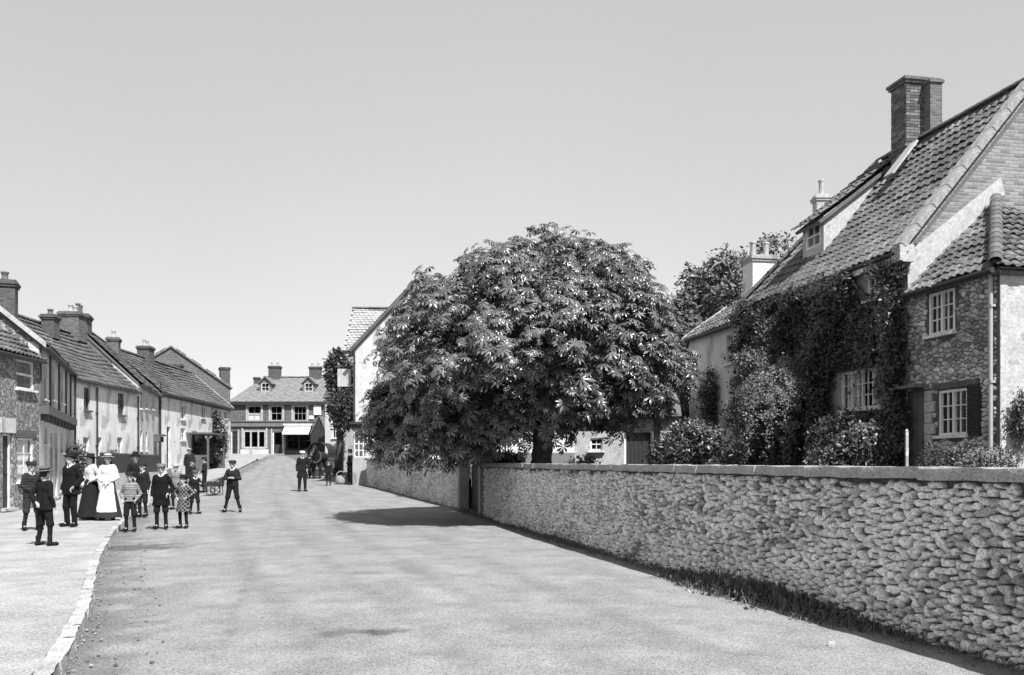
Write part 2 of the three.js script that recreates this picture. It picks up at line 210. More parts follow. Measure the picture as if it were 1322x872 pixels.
function rubble(parent, at, W, y0, y1, opt) { // at(s, y) -> {p, n, e} in parent space; irregular rubble laid cell by cell; the nearest opt.parts stones become parts
  const rnd = RNG(opt.seed ?? 5), cw = opt.cell[0], ch = opt.cell[1], nx = Math.ceil(W / cw), ny = Math.ceil((y1 - y0) / ch), seeds = new Map(), key = (i, j) => i * 1000 + j, list = [], K = ch / cw;
  for (let i = -1; i <= nx; i++) for (let j = -1; j <= ny; j++) if (rnd() > .2) seeds.set(key(i, j), [(i + .5 + .92 * (rnd() - .5)) * cw, y0 + (j + .5 + (i % 2 ? .25 : -.25) + .8 * (rnd() - .5)) * ch]);
  for (let i = 0; i < nx; i++) for (let j = 0; j < ny; j++) {
    const c = seeds.get(key(i, j)); if (!c) continue; const [sc, yy] = c, top = opt.top ? opt.top(sc) : y1, bot = opt.bottom ? opt.bottom(sc) : y0; if (sc < .02 || sc > W - .02 || yy > top - .02 || yy < bot - .05 || opt.skip && opt.skip(sc, yy)) continue;
    let pg = [[-2.4 * cw, -2.4 * ch], [2.4 * cw, -2.4 * ch], [2.4 * cw, 2.4 * ch], [-2.4 * cw, 2.4 * ch]]; const gap = opt.gap ?? .006;
    for (let a = -3; a <= 3; a++) for (let b = -3; b <= 3; b++) { if (!a && !b) continue; const o = seeds.get(key(i + a, j + b)); if (!o) continue; const dx = (o[0] - sc) * K, dy = o[1] - yy, L = Math.hypot(dx, dy) || 1e-6; let nX = dx * K / L, nY = dy / L; const m = Math.hypot(nX, nY); nX /= m; nY /= m; pg = clipHalf(pg, (o[0] - sc) / 2 - nX * gap, (o[1] - yy) / 2 - nY * gap, nX, nY); if (pg.length < 3) break; }
    if (pg.length < 3) continue; pg = clipHalf(pg, 0, top - yy - .004, 0, 1); pg = clipHalf(pg, W - sc, 0, 1, 0); pg = clipHalf(pg, -sc, 0, -1, 0); if (pg.length < 3) continue;
    let ax = 0, ay = 0; for (const p of pg) { ax += p[0] / pg.length; ay += p[1] / pg.length; } pg = pg.map((p) => [p[0] - ax, p[1] - ay]); const size = Math.sqrt(Math.max(...pg.map((p) => p[0])) * Math.max(...pg.map((p) => p[1])));
    list.push({ s: sc + ax, y: yy + ay, size, g: stoneFrom(pg, (opt.depth ?? .04) * (.35 + 1.1 * rnd()), rnd), m: Math.floor(clamp(.85 * rnd() + 1.2 * (fbm(sc * .55 + yy * .6, yy * 1.1, 3, 0, 140) - .27)) * 5.99) });
  }
  parent.updateWorldMatrix(true, false);
  for (const q of list) { const f = at(q.s, q.y); q.mx = new THREE.Matrix4().makeBasis(f.e, f.n.clone().cross(f.e), f.n).setPosition(f.p.clone().addScaledVector(f.n, opt.proud ?? .03)); q.d = V(0, 0, 0).setFromMatrixPosition(q.mx).applyMatrix4(parent.matrixWorld).distanceTo(camera.position) / q.size * (opt.inView && !opt.inView(q.s, q.y) ? 9 : 1); }
  list.sort((a, b) => a.d - b.d);
  const n = opt.parts ?? 0, mats = opt.mats ?? M.stones;
  list.slice(0, n).forEach((q) => { const o = new THREE.Mesh(q.g, mats[q.m % mats.length]); o.name = 'stone'; q.mx.decompose(o.position, o.quaternion, o.scale); parent.add(o); });
  for (let m = 0; m < mats.length; m++) { const r = list.slice(n).filter((q) => q.m % mats.length === m); if (r.length) mesh('stonework', r.map((q) => q.g.applyMatrix4(q.mx)), mats[m], parent).userData.kind = 'stuff'; }
}
function tileGeo(tw, tl, kind) { // pantile: S-section with a front lip
  const nx = kind === 'pan' ? 6 : 1, P = [], U = [], I = [], L = tl * 1.18;
  for (const [y, dz] of [[0, -.014], [0, .004], [L, -.016]]) for (let i = 0; i <= nx; i++) { const u = i / nx, z = kind === 'pan' ? .026 * Math.sin(2 * Math.PI * (u - .08)) + .012 : 0; P.push(u * tw * (kind === 'pan' ? 1.06 : .97), y, z + dz + (y ? 0 : .022)); U.push(u * tw, y); }
  for (let k = 0; k < 2; k++) for (let i = 0; i < nx; i++) { const a = k * (nx + 1) + i, b = a + 1, c = a + nx + 1, d = c + 1; I.push(a, b, d, a, d, c); }
  const g = new THREE.BufferGeometry(); g.setAttribute('position', new THREE.Float32BufferAttribute(P, 3)); g.setAttribute('uv', new THREE.Float32BufferAttribute(U, 2)); g.setIndex(I); const n = g.toNonIndexed(); n.computeVertexNormals(); const w = mergeVertices(n); w.computeVertexNormals(); return w;
}
function tiles(parent, O, ex, ey, W, L, { tw = .24, tl = .3, inside, parts = 0, kind = 'pan', sag = 0, seed = 3, mats, name = 'roof_tile' } = {}) {
  const rnd = RNG(seed), g = tileGeo(tw, tl, kind), en = ex.clone().cross(ey).normalize(), list = [], ms = mats ?? M.tiles;
  const rows = Math.ceil(L / tl), cols = Math.ceil(W / tw);
  for (let r = 0; r < rows; r++) for (let c = 0; c < cols; c++) {
    const s = c * tw + (kind === 'pan' ? 0 : (r % 2) * tw / 2), t = r * tl; if (inside && !inside(s + tw / 2, t + tl / 2)) continue; if (s + tw > W + .05 || t + tl * .6 > L) continue;
    const wob = (fbm(s * .7, t * .7, 3, 0, seed) - .5) * .12 - sag * Math.sin(Math.PI * s / W) * Math.sin(Math.PI * clamp(t / L));
    const p = O.clone().addScaledVector(ex, s + (rnd() - .5) * .012).addScaledVector(ey, t + (rnd() - .5) * .035 - (rnd() < .015 ? .07 : 0)).addScaledVector(en, wob + rnd() * .01);
    const m = new THREE.Matrix4().makeBasis(ex, ey, en).multiply(new THREE.Matrix4().makeRotationFromEuler(new THREE.Euler((rnd() - .5) * .04, (rnd() - .5) * .05, (rnd() - .5) * .04))).setPosition(p);
    const lich = fbm(s * 1.1, t * 1.1, 3, 0, seed + 50); list.push({ m, k: clamp(Math.floor((.15 + 1.1 * (lich - .2) + .45 * (rnd() - .5)) * ms.length * .9), 0, ms.length - 1), d: 0 });
  }
  parent.updateWorldMatrix(true, false); for (const q of list) q.d = V(0, 0, 0).setFromMatrixPosition(q.m).applyMatrix4(parent.matrixWorld).distanceTo(camera.position);
  list.sort((a, b) => a.d - b.d);
  list.slice(0, parts).forEach((q) => { const o = new THREE.Mesh(g, ms[q.k]); o.name = name; q.m.decompose(o.position, o.quaternion, o.scale); parent.add(o); });
  for (let k = 0; k < ms.length; k++) { const r = list.slice(parts).filter((q) => q.k === k); if (r.length) mesh('tile_covering', r.map((q) => g.clone().applyMatrix4(q.m)), ms[k], parent).userData.kind = 'stuff'; }
}
function slope(parent, a, b, c, d, o = {}) { // tiled roof plane: eave a->b (outside view left to right), ridge d,c above; sub-sheet plus tiles
  const ex = b.clone().sub(a).normalize(), up = d.clone().sub(a), ey = up.clone().addScaledVector(ex, -up.dot(ex)).normalize(), W = b.distanceTo(a), tri = c === d || c.distanceTo(d) < .02;
  const L = up.dot(ey), sd = up.dot(ex), sc = c.clone().sub(a).dot(ex);
  const r = o.into ?? group('roof', parent);
  mesh('roof_deck', poly((tri ? [a, b, c] : [a, b, c, d]).map((p) => p.clone().addScaledVector(ex.clone().cross(ey), -.09 - (o.sag ?? 0))), .08), M.underlay, r);
  tiles(r, a.clone().addScaledVector(ey, -.06), ex, ey, W, L + .05, { ...o, inside: (s, t) => { const k = clamp(t / L); return s > sd * k - .02 && s < W + (sc - W) * k + .02; } });
  return r;
}
function ridgeTiles(parent, a, b, m = M.tiles[2], r = .11, step = .4) { const n = Math.max(1, Math.round(a.distanceTo(b) / step)); const L = a.distanceTo(b) / n, dir = b.clone().sub(a).normalize();
  const g = new THREE.CylinderGeometry(r, r * 1.08, L * 1.03, 8, 1, true, -Math.PI / 2, Math.PI); // half round
  const up = V(0, 1, 0).addScaledVector(dir, -dir.y).normalize(), mx = new THREE.Matrix4().makeBasis(up.clone().cross(dir).negate(), dir, up); 
  for (let i = 0; i < n; i++) { const o = new THREE.Mesh(g, M.tiles[1 + (i * 7 + 3) % 3]); o.name = 'ridge_tile'; const p = a.clone().addScaledVector(dir, L * (i + .5)); new THREE.Matrix4().copy(mx).setPosition(p).decompose(o.position, o.quaternion, o.scale); o.material = o.material; parent.add(o); } }
// ---------------------------------------------------------------- buildings: frames, windows, doors, chimneys
class Frame { // a facade: local x runs along it, local z points out of it; P0, P1 = [x, depth]
  constructor(P0, P1, base) { this.P0 = P0; const dx = P1[0] - P0[0], dd = P1[1] - P0[1]; this.L = Math.hypot(dx, dd); this.ux = dx / this.L; this.ud = dd / this.L; this.base = base; this.turn = Math.atan2(this.ud, this.ux); }
  get pos() { return [this.P0[0], this.base, -this.P0[1]]; }
  lx(px) { const r = (px - CX) / F; return (r * this.P0[1] - this.P0[0]) / (this.ux - r * this.ud); }
  dep(x) { return this.P0[1] + this.ud * x; }
  rect(px0, py0, px1, py1) { let a = this.lx(px0), b = this.lx(px1); if (a > b) [a, b] = [b, a]; const d = this.dep((a + b) / 2); return [a, yAt(py1, d) - this.base, b, yAt(py0, d) - this.base]; }
  ly(py, px) { return yAt(py, this.dep(this.lx(px))) - this.base; }
}
function windowIn(parent, [x0, y0, x1, y1], { cols = 2, rows = 2, lights = 1, fm = M.paint, set = .09, bar: bw = .022, fw = .05, sill = true, curtain = 0, perPane = false, sillM, label } = {}) {
  const w = x1 - x0, h = y1 - y0, o = group('window', parent); o.position.set(x0, y0, -set); if (label) o.userData.label = label;
  const fr = [box(fw, h, .06, fw / 2, 0, 0), box(fw, h, .06, w - fw / 2, 0, 0), box(w - 2 * fw, fw, .06, w / 2, 0, 0), box(w - 2 * fw, fw, .06, w / 2, h - fw, 0)];
  for (let l = 1; l < lights; l++) fr.push(box(fw * 1.1, h - 2 * fw, .064, w * l / lights, fw, 0));
  mesh('frame', fr, fm, o);
  const bars = [], lw = (w - 2 * fw) / lights; 
  for (let l = 0; l < lights; l++) { for (let c = 1; c < cols; c++) bars.push(box(bw, h - 2 * fw, .03, fw + lw * l + lw * c / cols, fw, 0)); }
  for (let r = 1; r < rows; r++) bars.push(box(w - 2 * fw, bw * (rows === 2 && cols < 3 ? 1.6 : 1), .034, w / 2, fw + (h - 2 * fw) * r / rows - bw / 2, 0));
  if (bars.length) mesh('glazing_bars', bars, fm, o);
  if (perPane) { const nx = lights * cols, pw = (w - 2 * fw) / nx, ph = (h - 2 * fw) / rows, g = new THREE.PlaneGeometry(pw - bw, ph - bw); for (let i = 0; i < nx; i++) for (let j = 0; j < rows; j++) { const q = mesh('pane', g, M.glass, o); q.position.set(fw + pw * (i + .5), fw + ph * (j + .5), -.004); q.rotation.set((hash(i, j, 5) - .5) * .012, (hash(i, j, 6) - .5) * .012, 0); } }
  else { const q = mesh('pane', new THREE.PlaneGeometry(w - 2 * fw, h - 2 * fw), M.glass, o); q.position.set(w / 2, h / 2, -.004); }
  if (sill) mesh('sill', box(w + .14, .06, .2, w / 2, -.06, .06 + set - .05), sillM ?? fm, o);
  if (curtain) { const P = [], n = 24; for (const side of curtain === 2 ? [0, 1] : [0]) { const cw = curtain === 2 ? w * .3 : w * .9, g = new THREE.PlaneGeometry(cw, curtain === 3 ? h * .5 : h * .94, n, 1), p = g.attributes.position; for (let i = 0; i < p.count; i++) p.setZ(i, .018 * Math.sin(p.getX(i) * 62)); g.computeVertexNormals(); g.translate(curtain === 2 ? (side ? w - cw / 2 - fw : cw / 2 + fw) : w / 2, curtain === 3 ? h * .27 : h / 2, -.1); P.push(g); } mesh('curtain', P, M.curtain, o); }
  return o;
}
function doorIn(parent, [x0, y0, x1, y1], { m = M.dark, fm = M.paint, set = .14, planks = 5, frame = .06, knob = 1, glazed = 0 } = {}) {
  const w = x1 - x0, h = y1 - y0, o = group('door', parent); o.position.set(x0, y0, -set);
  mesh('frame', [box(frame, h, .1, frame / 2, 0, .01), box(frame, h, .1, w - frame / 2, 0, .01), box(w - 2 * frame, frame, .1, w / 2, h - frame, .01)], fm, o);
  const pw = (w - 2 * frame) / planks, g = box(pw - .008, h - frame - .02, .04, 0, .01, 0);
  if (!glazed) for (let i = 0; i < planks; i++) { const p = mesh('plank', g, m, o); p.position.set(frame + pw * (i + .5), 0, hash(i, 3, 3) * .004); }
  else { mesh('panel', [box(w - 2 * frame, h * .42, .04, w / 2, .01, 0), box(.09, h * .56, .04, frame + .045, h * .42, 0), box(.09, h * .56, .04, w - frame - .045, h * .42, 0)], m, o); mesh('pane', new THREE.PlaneGeometry(w - 2 * frame - .18, h * .5).translate(w / 2, h * .69, 0), M.glass, o); }
  if (knob) { const k = mesh('handle', new THREE.SphereGeometry(.035, 10, 8), M.iron, o); k.position.set(w - frame - .12, h * .47, .05); }
  mesh('threshold', box(w + .2, .08, .3, w / 2, -.02, .12), M.kerb, o);
  return o;
}
function chimney(parent, [x, y, z], w, dp, h, { m = M.brick, pots = 2, potM = M.pot, potH = .35, cap = true, shoulder = false, capM } = {}) {
  const o = group('chimney', parent); o.position.set(x, y, z);
  const s = [box(w, h - .2, dp, 0, 0, 0)]; if (shoulder) s.push(box(w + .12, h * .35, dp + .12, 0, 0, 0));
  mesh('stack', s, m, o);
  if (cap) mesh('corbel', [box(w + .09, .08, dp + .09, 0, h - .2, 0), box(w + .16, .075, dp + .16, 0, h - .12, 0), box(w + .06, .07, dp + .06, 0, h - .045, 0)], capM ?? m, o); else mesh('corbel', box(w - .01, .2, dp - .01, 0, h - .2, 0), m, o);
  for (let i = 0; i < pots; i++) { const a = pots > 1 ? (i / (pots - 1) - .5) * Math.max(w, dp) * .55 : 0, lz = w > dp ? 0 : 1, pts = [[.1, 0], [.13, .02], [.12, .06], [.1, .1], [.095, potH - .08], [.125, potH - .05], [.13, potH], [.09, potH], [.08, potH * .6]].map(([r, yy]) => new THREE.Vector2(r, yy));
    const p = mesh('chimney_pot', new THREE.LatheGeometry(pts, 12), Array.isArray(potM) ? potM[i % potM.length] : potM, o); p.position.set(lz ? 0 : a, h + .02, lz ? a : 0); }
  return o;
}
function downpipe(parent, x, y0, y1, z = .07, m = M.iron) { const g = [cyl(.04, .04, y1 - y0, x, y0, z, 8)]; for (let y = y0 + .4; y < y1; y += 1.4) g.push(box(.11, .05, .1, x, y, z - .02)); mesh('downpipe', g, m, parent); }
function brickFace(parent, at, W, y0, y1, n, name = 'brick') { // nothing here but single bricks on a face
  const bh = .075, bl = .225, g = box(bl - .012, bh - .012, .05, 0, 0, 0); let k = 0;
  for (let r = 0; r * bh + bh <= y1 - y0 + .01; r++) for (let x = (r % 2 ? -bl / 2 : 0); x < W - .03; x += bl) { const a = Math.max(0, x), b = Math.min(W, x + bl); if (b - a < .05) continue; const o = new THREE.Mesh(g, M.bricks[Math.floor(hash(r, Math.round(x * 40), n) * 4.99)]); o.name = name; o.scale.x = (b - a - .012) / (bl - .012); at(o, (a + b) / 2, y0 + r * bh + .006, (hash(r, Math.round(x * 50), n + 1) - .5) * .012); parent.add(o); k++; }
  return k;
}
// ---------------------------------------------------------------- a gabled block with a tiled roof
function gabled(parent, L, E, hd, rise, { wallM = M.white, gableM, holes = [], over = .16, k0 = .1, roof = {}, verge = .12, barge, foot = -.7, backRoof = true, hip = 0, gableHoles = [], skipGable0 = false } = {}) {
  const gm = gableM ?? wallM, s = rise / hd;
  mesh('wall', wallSheet([[0, foot], [L, foot], [L, E], [0, E]], holes), wallM, parent);
  mesh('wall', box(L - .62, E - foot, .28, L / 2, foot, -2 * hd + .15), wallM, parent);
  for (const [x, out] of [[.003, -1], [L - .003, 1]]) {
    if (hip && out < 0) { mesh('wall', box(.28, E - foot, 2 * hd - .02, x + .14, foot, -hd), wallM, parent); continue; }
    const q = [V(x, foot, -.004), V(x, foot, -2 * hd), V(x, E, -2 * hd), V(x, E + rise, -hd), V(x, E, -.004)];
    mesh('gable_wall', poly(out > 0 ? q : q.slice().reverse(), .3), gm, parent);
  }
  const r = group('roof', parent), y = (z) => E + k0 + (z > -hd ? -z * s : (z + 2 * hd) * s), a = -verge, b = L + verge;
  slope(parent, V(a, y(over), over), V(b, y(over), over), V(b, y(-hd), -hd), V(a + hip, y(-hd), -hd), { ...roof, into: r });
  if (backRoof) mesh('roof_deck', poly([V(b, y(-2 * hd - over), -2 * hd - over), V(a, y(-2 * hd - over), -2 * hd - over), V(a + hip, y(-hd), -hd), V(b, y(-hd), -hd)], .08), M.tiles[2], r);
  if (hip) slope(parent, V(a, y(over), -2 * hd - over), V(a, y(over), over), V(a + hip, y(-hd), -hd), V(a + hip, y(-hd), -hd), { ...roof, parts: 0, into: r });
  ridgeTiles(r, V(a + hip, y(-hd) + .02, -hd), V(b, y(-hd) + .02, -hd));
  if (hip) ridgeTiles(r, V(a, y(over) + .03, over), V(a + hip, y(-hd) + .03, -hd));
  if (barge) for (const x of barge) { const q = (z, dy) => V(x, y(z) + dy, z); mesh('barge_board', poly([q(over, -.12), q(-hd, -.12), q(-hd, .06), q(over, .06)].map((p) => p), .05), M.offwhite, r); }
  mesh('gutter', [bar(V(a + .05, y(over) - .09, over + .04), V(b - .05, y(over) - .09, over + .04), .055, 8)], M.iron, r);
  return { roof: r, y };
}
const opn = (f, ...a) => f.rect(...a);
// ----- left row
{
  const f = new Frame([-14.17, 22], [-14.38, 28.25], G(26) + .1), o = thing('flint_cottage', 'flint cottage with white sash window and dark door at left edge', 'cottage', f.pos, f.turn, 'terraced cottages along the street');
  const w1 = opn(f, 20.5, 466, 43, 503), w2 = opn(f, 22, 566, 43, 622), d1 = opn(f, 3, 560, 16, 655); d1[1] = .05;
  gabled(o, f.L, 4.75 - f.base, 2.7, 2.05, { wallM: M.flint, gableM: M.darkbrick, holes: [w1, w2, d1], barge: [f.L + .16], verge: .1, roof: { seed: 11, mats: M.darktiles }, over: .14 });
  windowIn(o, w1, { cols: 1, rows: 2, set: .05, bar: .04 }); windowIn(o, w2, { cols: 2, rows: 3, set: .06, curtain: 1 }); doorIn(o, d1, { fm: M.paint });
  mesh('lintel', box(d1[2] - d1[0] + .25, .42, .06, (d1[0] + d1[2]) / 2, d1[3] + .02, .005), M.cream, o);
  mesh('lintel', box(w2[2] - w2[0] + .3, .2, .05, (w2[0] + w2[2]) / 2, w2[3] + .02, .005), M.darkbrick, o);
  downpipe(o, d1[0] - .45, 0, 4.3, .07, M.paint);
}
{
  const f = new Frame([-14.38, 28.25], [-17.65, 37.1], G(32) + .1), o = thing('jettied_house', 'plastered house with jutting upper storey beside the flint cottage', 'house', f.pos, f.turn, 'terraced cottages along the street');
  const ups = [[54.5, 470, 58.5, 516], [65.5, 472, 69, 517], [77, 478, 80.5, 521]].map((a) => opn(f, ...a)), lows = [[56.5, 553, 60, 574], [77.5, 560, 80.5, 585]].map((a) => opn(f, ...a)), doors = [[64.5, 560, 67.5, 645], [70.5, 560, 73.5, 642]].map((a) => opn(f, ...a)).map((a) => [a[0], .06, a[2], a[3]]);
  gabled(o, f.L, 5.28 - f.base, 2.75, 2.3, { wallM: M.cream, gableM: M.flint, holes: [...lows, ...doors, ...ups], barge: [-.1], verge: .06, roof: { seed: 12, mats: M.darktiles }, over: .2 });
  for (const u of ups) { windowIn(o, u, { cols: 2, rows: 3, set: .08 }); }
  for (const u of lows) windowIn(o, u, { cols: 2, rows: 3, set: .08 });
  for (const u of doors) doorIn(o, u, {});
  const by = f.ly(533, 60); mesh('jetty_beam', [box(f.L - .1, .26, .26, f.L / 2, by - .13, .135), ...Array.from({ length: 9 }, (_, i) => box(.16, .2, .22, .5 + i * (f.L - 1) / 8, by - .32, .11))], M.timber, o);
  for (const x of [.12, 2.6, 5.2, 7.6, f.L - .1]) mesh('timber_post', box(.18, 5.2 - f.base - by - .2, .06, x, by + .14, .03), M.timber, o);
  chimney(o, [2.9, 5.4 - f.base, -1.35], .68, .68, 2.15, { pots: 1, potM: M.darkpot, m: M.darkbrick, potH: .3 });
  downpipe(o, f.L - .15, 0, 4.8 - f.base + .4, .2);
}
{
  const f = new Frame([-17.65, 37.1], [-17.96, 44.6], G(40) + .1), o = thing('whitewashed_cottage', 'long whitewashed cottage with small upper windows and sagging tiled roof', 'cottage', f.pos, f.turn, 'terraced cottages along the street');
  const ws = [[108, 501, 116, 530], [152, 508, 160, 536], [107, 565, 115, 592], [124.5, 565, 131, 590], [151, 565, 158, 590]].map((a) => opn(f, ...a));
  gabled(o, f.L, 5.08 - f.base, 2.66, 2.45, { wallM: M.white, holes: ws, verge: .02, roof: { seed: 13, sag: .12, mats: M.darktiles }, over: .15 });
  ws.forEach((w, i) => windowIn(o, w, { cols: 2, rows: 3, set: .1, fm: i < 2 ? M.timber : M.paint, curtain: i === 2 ? 3 : 0 }));
  downpipe(o, f.lx(123.5), 0, 4.3, .06); downpipe(o, f.L - .12, 0, 4.3, .06);
  const y = (z) => 5.08 - f.base + .1 - z * 2.45 / 2.66; mesh('party_coping', poly([V(f.L - .22, y(.1) + .16, .1), V(f.L + .06, y(.1) + .16, .1), V(f.L + .06, y(-2.66) + .16, -2.66), V(f.L - .22, y(-2.66) + .16, -2.66)], .2), M.lime, o);
  chimney(o, [3.2, 7.0 - f.base, -2.2], .55, .55, 1.0, { pots: 1, potM: M.darkpot, m: M.darkbrick, potH: .25 });
  chimney(o, [f.L - .85, 7.3 - f.base, -2.7], .95, .9, 1.35, { pots: 2, m: M.brick, shoulder: true, potM: M.pot });
}
{
  const f = new Frame([-17.96, 44.62], [-20, 52.6], G(48) + .12), o = thing('rendered_cottage', 'narrow cream cottage with close set windows and hooded door', 'cottage', f.pos, f.turn, 'terraced cottages along the street');
  const ws = [[180.5, 510, 183, 528], [187, 511, 190, 528], [195, 513, 198, 529], [181, 556, 183.5, 582], [188, 558, 190, 582]].map((a) => opn(f, ...a)), d = opn(f, 198, 566, 202, 600); d[1] = .06;
  gabled(o, f.L, 5.5 - f.base, 2.7, 2.6, { wallM: M.cream, gableM: M.brick, holes: [...ws, d], verge: .05, roof: { seed: 14, mats: M.darktiles }, over: .15, barge: [f.L + .09] });
  ws.forEach((w) => windowIn(o, w, { cols: 2, rows: 2, set: .09 })); doorIn(o, d, {}); mesh('door_hood', [box(1.5, .08, .5, (d[0] + d[2]) / 2, d[3] + .12, .25), box(.07, .3, .35, d[0] - .08, d[3] - .2, .18), box(.07, .3, .35, d[2] + .08, d[3] - .2, .18)], M.timber, o);
  downpipe(o, f.L - .1, 0, 4.8, .06);
  chimney(o, [.75, 7.1 - f.base, -2.75], 1.05, .95, 1.62, { pots: 2, m: M.darkbrick, potM: M.darkpot, potH: .5 });
  chimney(o, [f.L - .5, 7.6 - f.base, -2.3], .8, .6, .95, { pots: 1, m: M.brick, potM: M.pot, potH: .4 });
}
{
  const f = new Frame([-20, 52.62], [-20.6, 68], G(58) + .3), o = thing('porch_cottage', 'long white cottage with leafy porch and climber beneath low dark roof', 'cottage', f.pos, f.turn, 'terraced cottages along the street');
  const ws = [[233, 524, 239, 542], [259.5, 526, 264.5, 540], [233, 553, 239, 569], [285, 560, 292, 574], [289, 531, 293, 541]].map((a) => opn(f, ...a)), d = opn(f, 215, 551, 220, 592); d[1] = .05; const d2 = opn(f, 248, 557, 254, 586); 
  gabled(o, f.L, 5.76 - f.base, 2.7, 2.3, { wallM: M.white, gableM: M.brick, holes: [...ws, d, d2], verge: .1, roof: { seed: 15, sag: .15, mats: M.darktiles, tl: .32, tw: .28 }, over: .22, barge: [f.L + .14] });
  ws.forEach((w) => windowIn(o, w, { cols: 2, rows: 2, set: .1 })); doorIn(o, d, {}); doorIn(o, d2, {});
  const x0 = f.lx(241), x1 = f.lx(263); mesh('porch', [box(.12, 2.2, .12, x0, 0, 1.3), box(.12, 2.2, .12, x1, 0, 1.3), box(x1 - x0 + .4, .1, 1.6, (x0 + x1) / 2, 2.2, .75), box(.08, .9, 1.2, x0, 0, .65), box(.08, .9, 1.2, x1, 0, .65)], M.timber, o);
  chimney(o, [5.6, 7.75 - f.base, -2.7], .9, .75, 1.15, { pots: 2, m: M.darkbrick, potM: M.pot, potH: .4 });
  chimney(o, [12.6, 7.7 - f.base, -2.9], .55, .5, .85, { pots: 0, m: M.darkbrick });
  downpipe(o, .12, 0, 5, .06);
}
{ // gable beyond the row
  const d = 74, X = px2x(139, d), f = new Frame([px2x(139, d - 2), d - 2], [px2x(297, d + 2), d + 2], G(70)), o = thing('brick_gable_house', 'brick house whose broad gable rises behind the porch cottage roof', 'house', f.pos, f.turn);
  const E = yAt(497, d) - f.base, A = yAt(448, d) - f.base, L = f.L;
  mesh('gable_wall', wallSheet([[0, -.5], [L, -.5], [L, E], [L / 2, A], [0, E]], [], .3), M.brick, o);
  mesh('wall', [box(.28, E + .5, 8, .15, -.5, -4.3), box(.28, E + .5, 8, L - .15, -.5, -4.3), box(L - .6, E + .5, .3, L / 2, -.5, -8.3)], M.brick, o);
  const r = group('roof', o); for (const s of [0, 1]) { const e = V(s ? L + .2 : -.2, E - .1, 0), q = [e.clone().setZ(.15), e.clone().setZ(-8.4), V(L / 2, A + .1, -8.4), V(L / 2, A + .1, .15)]; mesh('slate_slope', poly(s ? q : q.reverse(), .1), M.slate, r); }
  for (const s of [-1, 1]) { const n = 12; for (let i = 0; i < n; i++) { const t = (i + .5) / n, c = mesh('coping_stone', box(L / 2 / n * 1.12, .1, .34, 0, 0, 0), i % 3 ? M.brick : M.lime, r); c.position.set(L / 2 + s * (L / 2) * t, lerp(A, E, t) + .06, -.05); c.rotation.z = -s * Math.atan2(A - E, L / 2); } }
  chimney(o, [L - .35, E - .6, -.6], .75, .75, 2.2, { pots: 0, m: M.darkbrick });
}
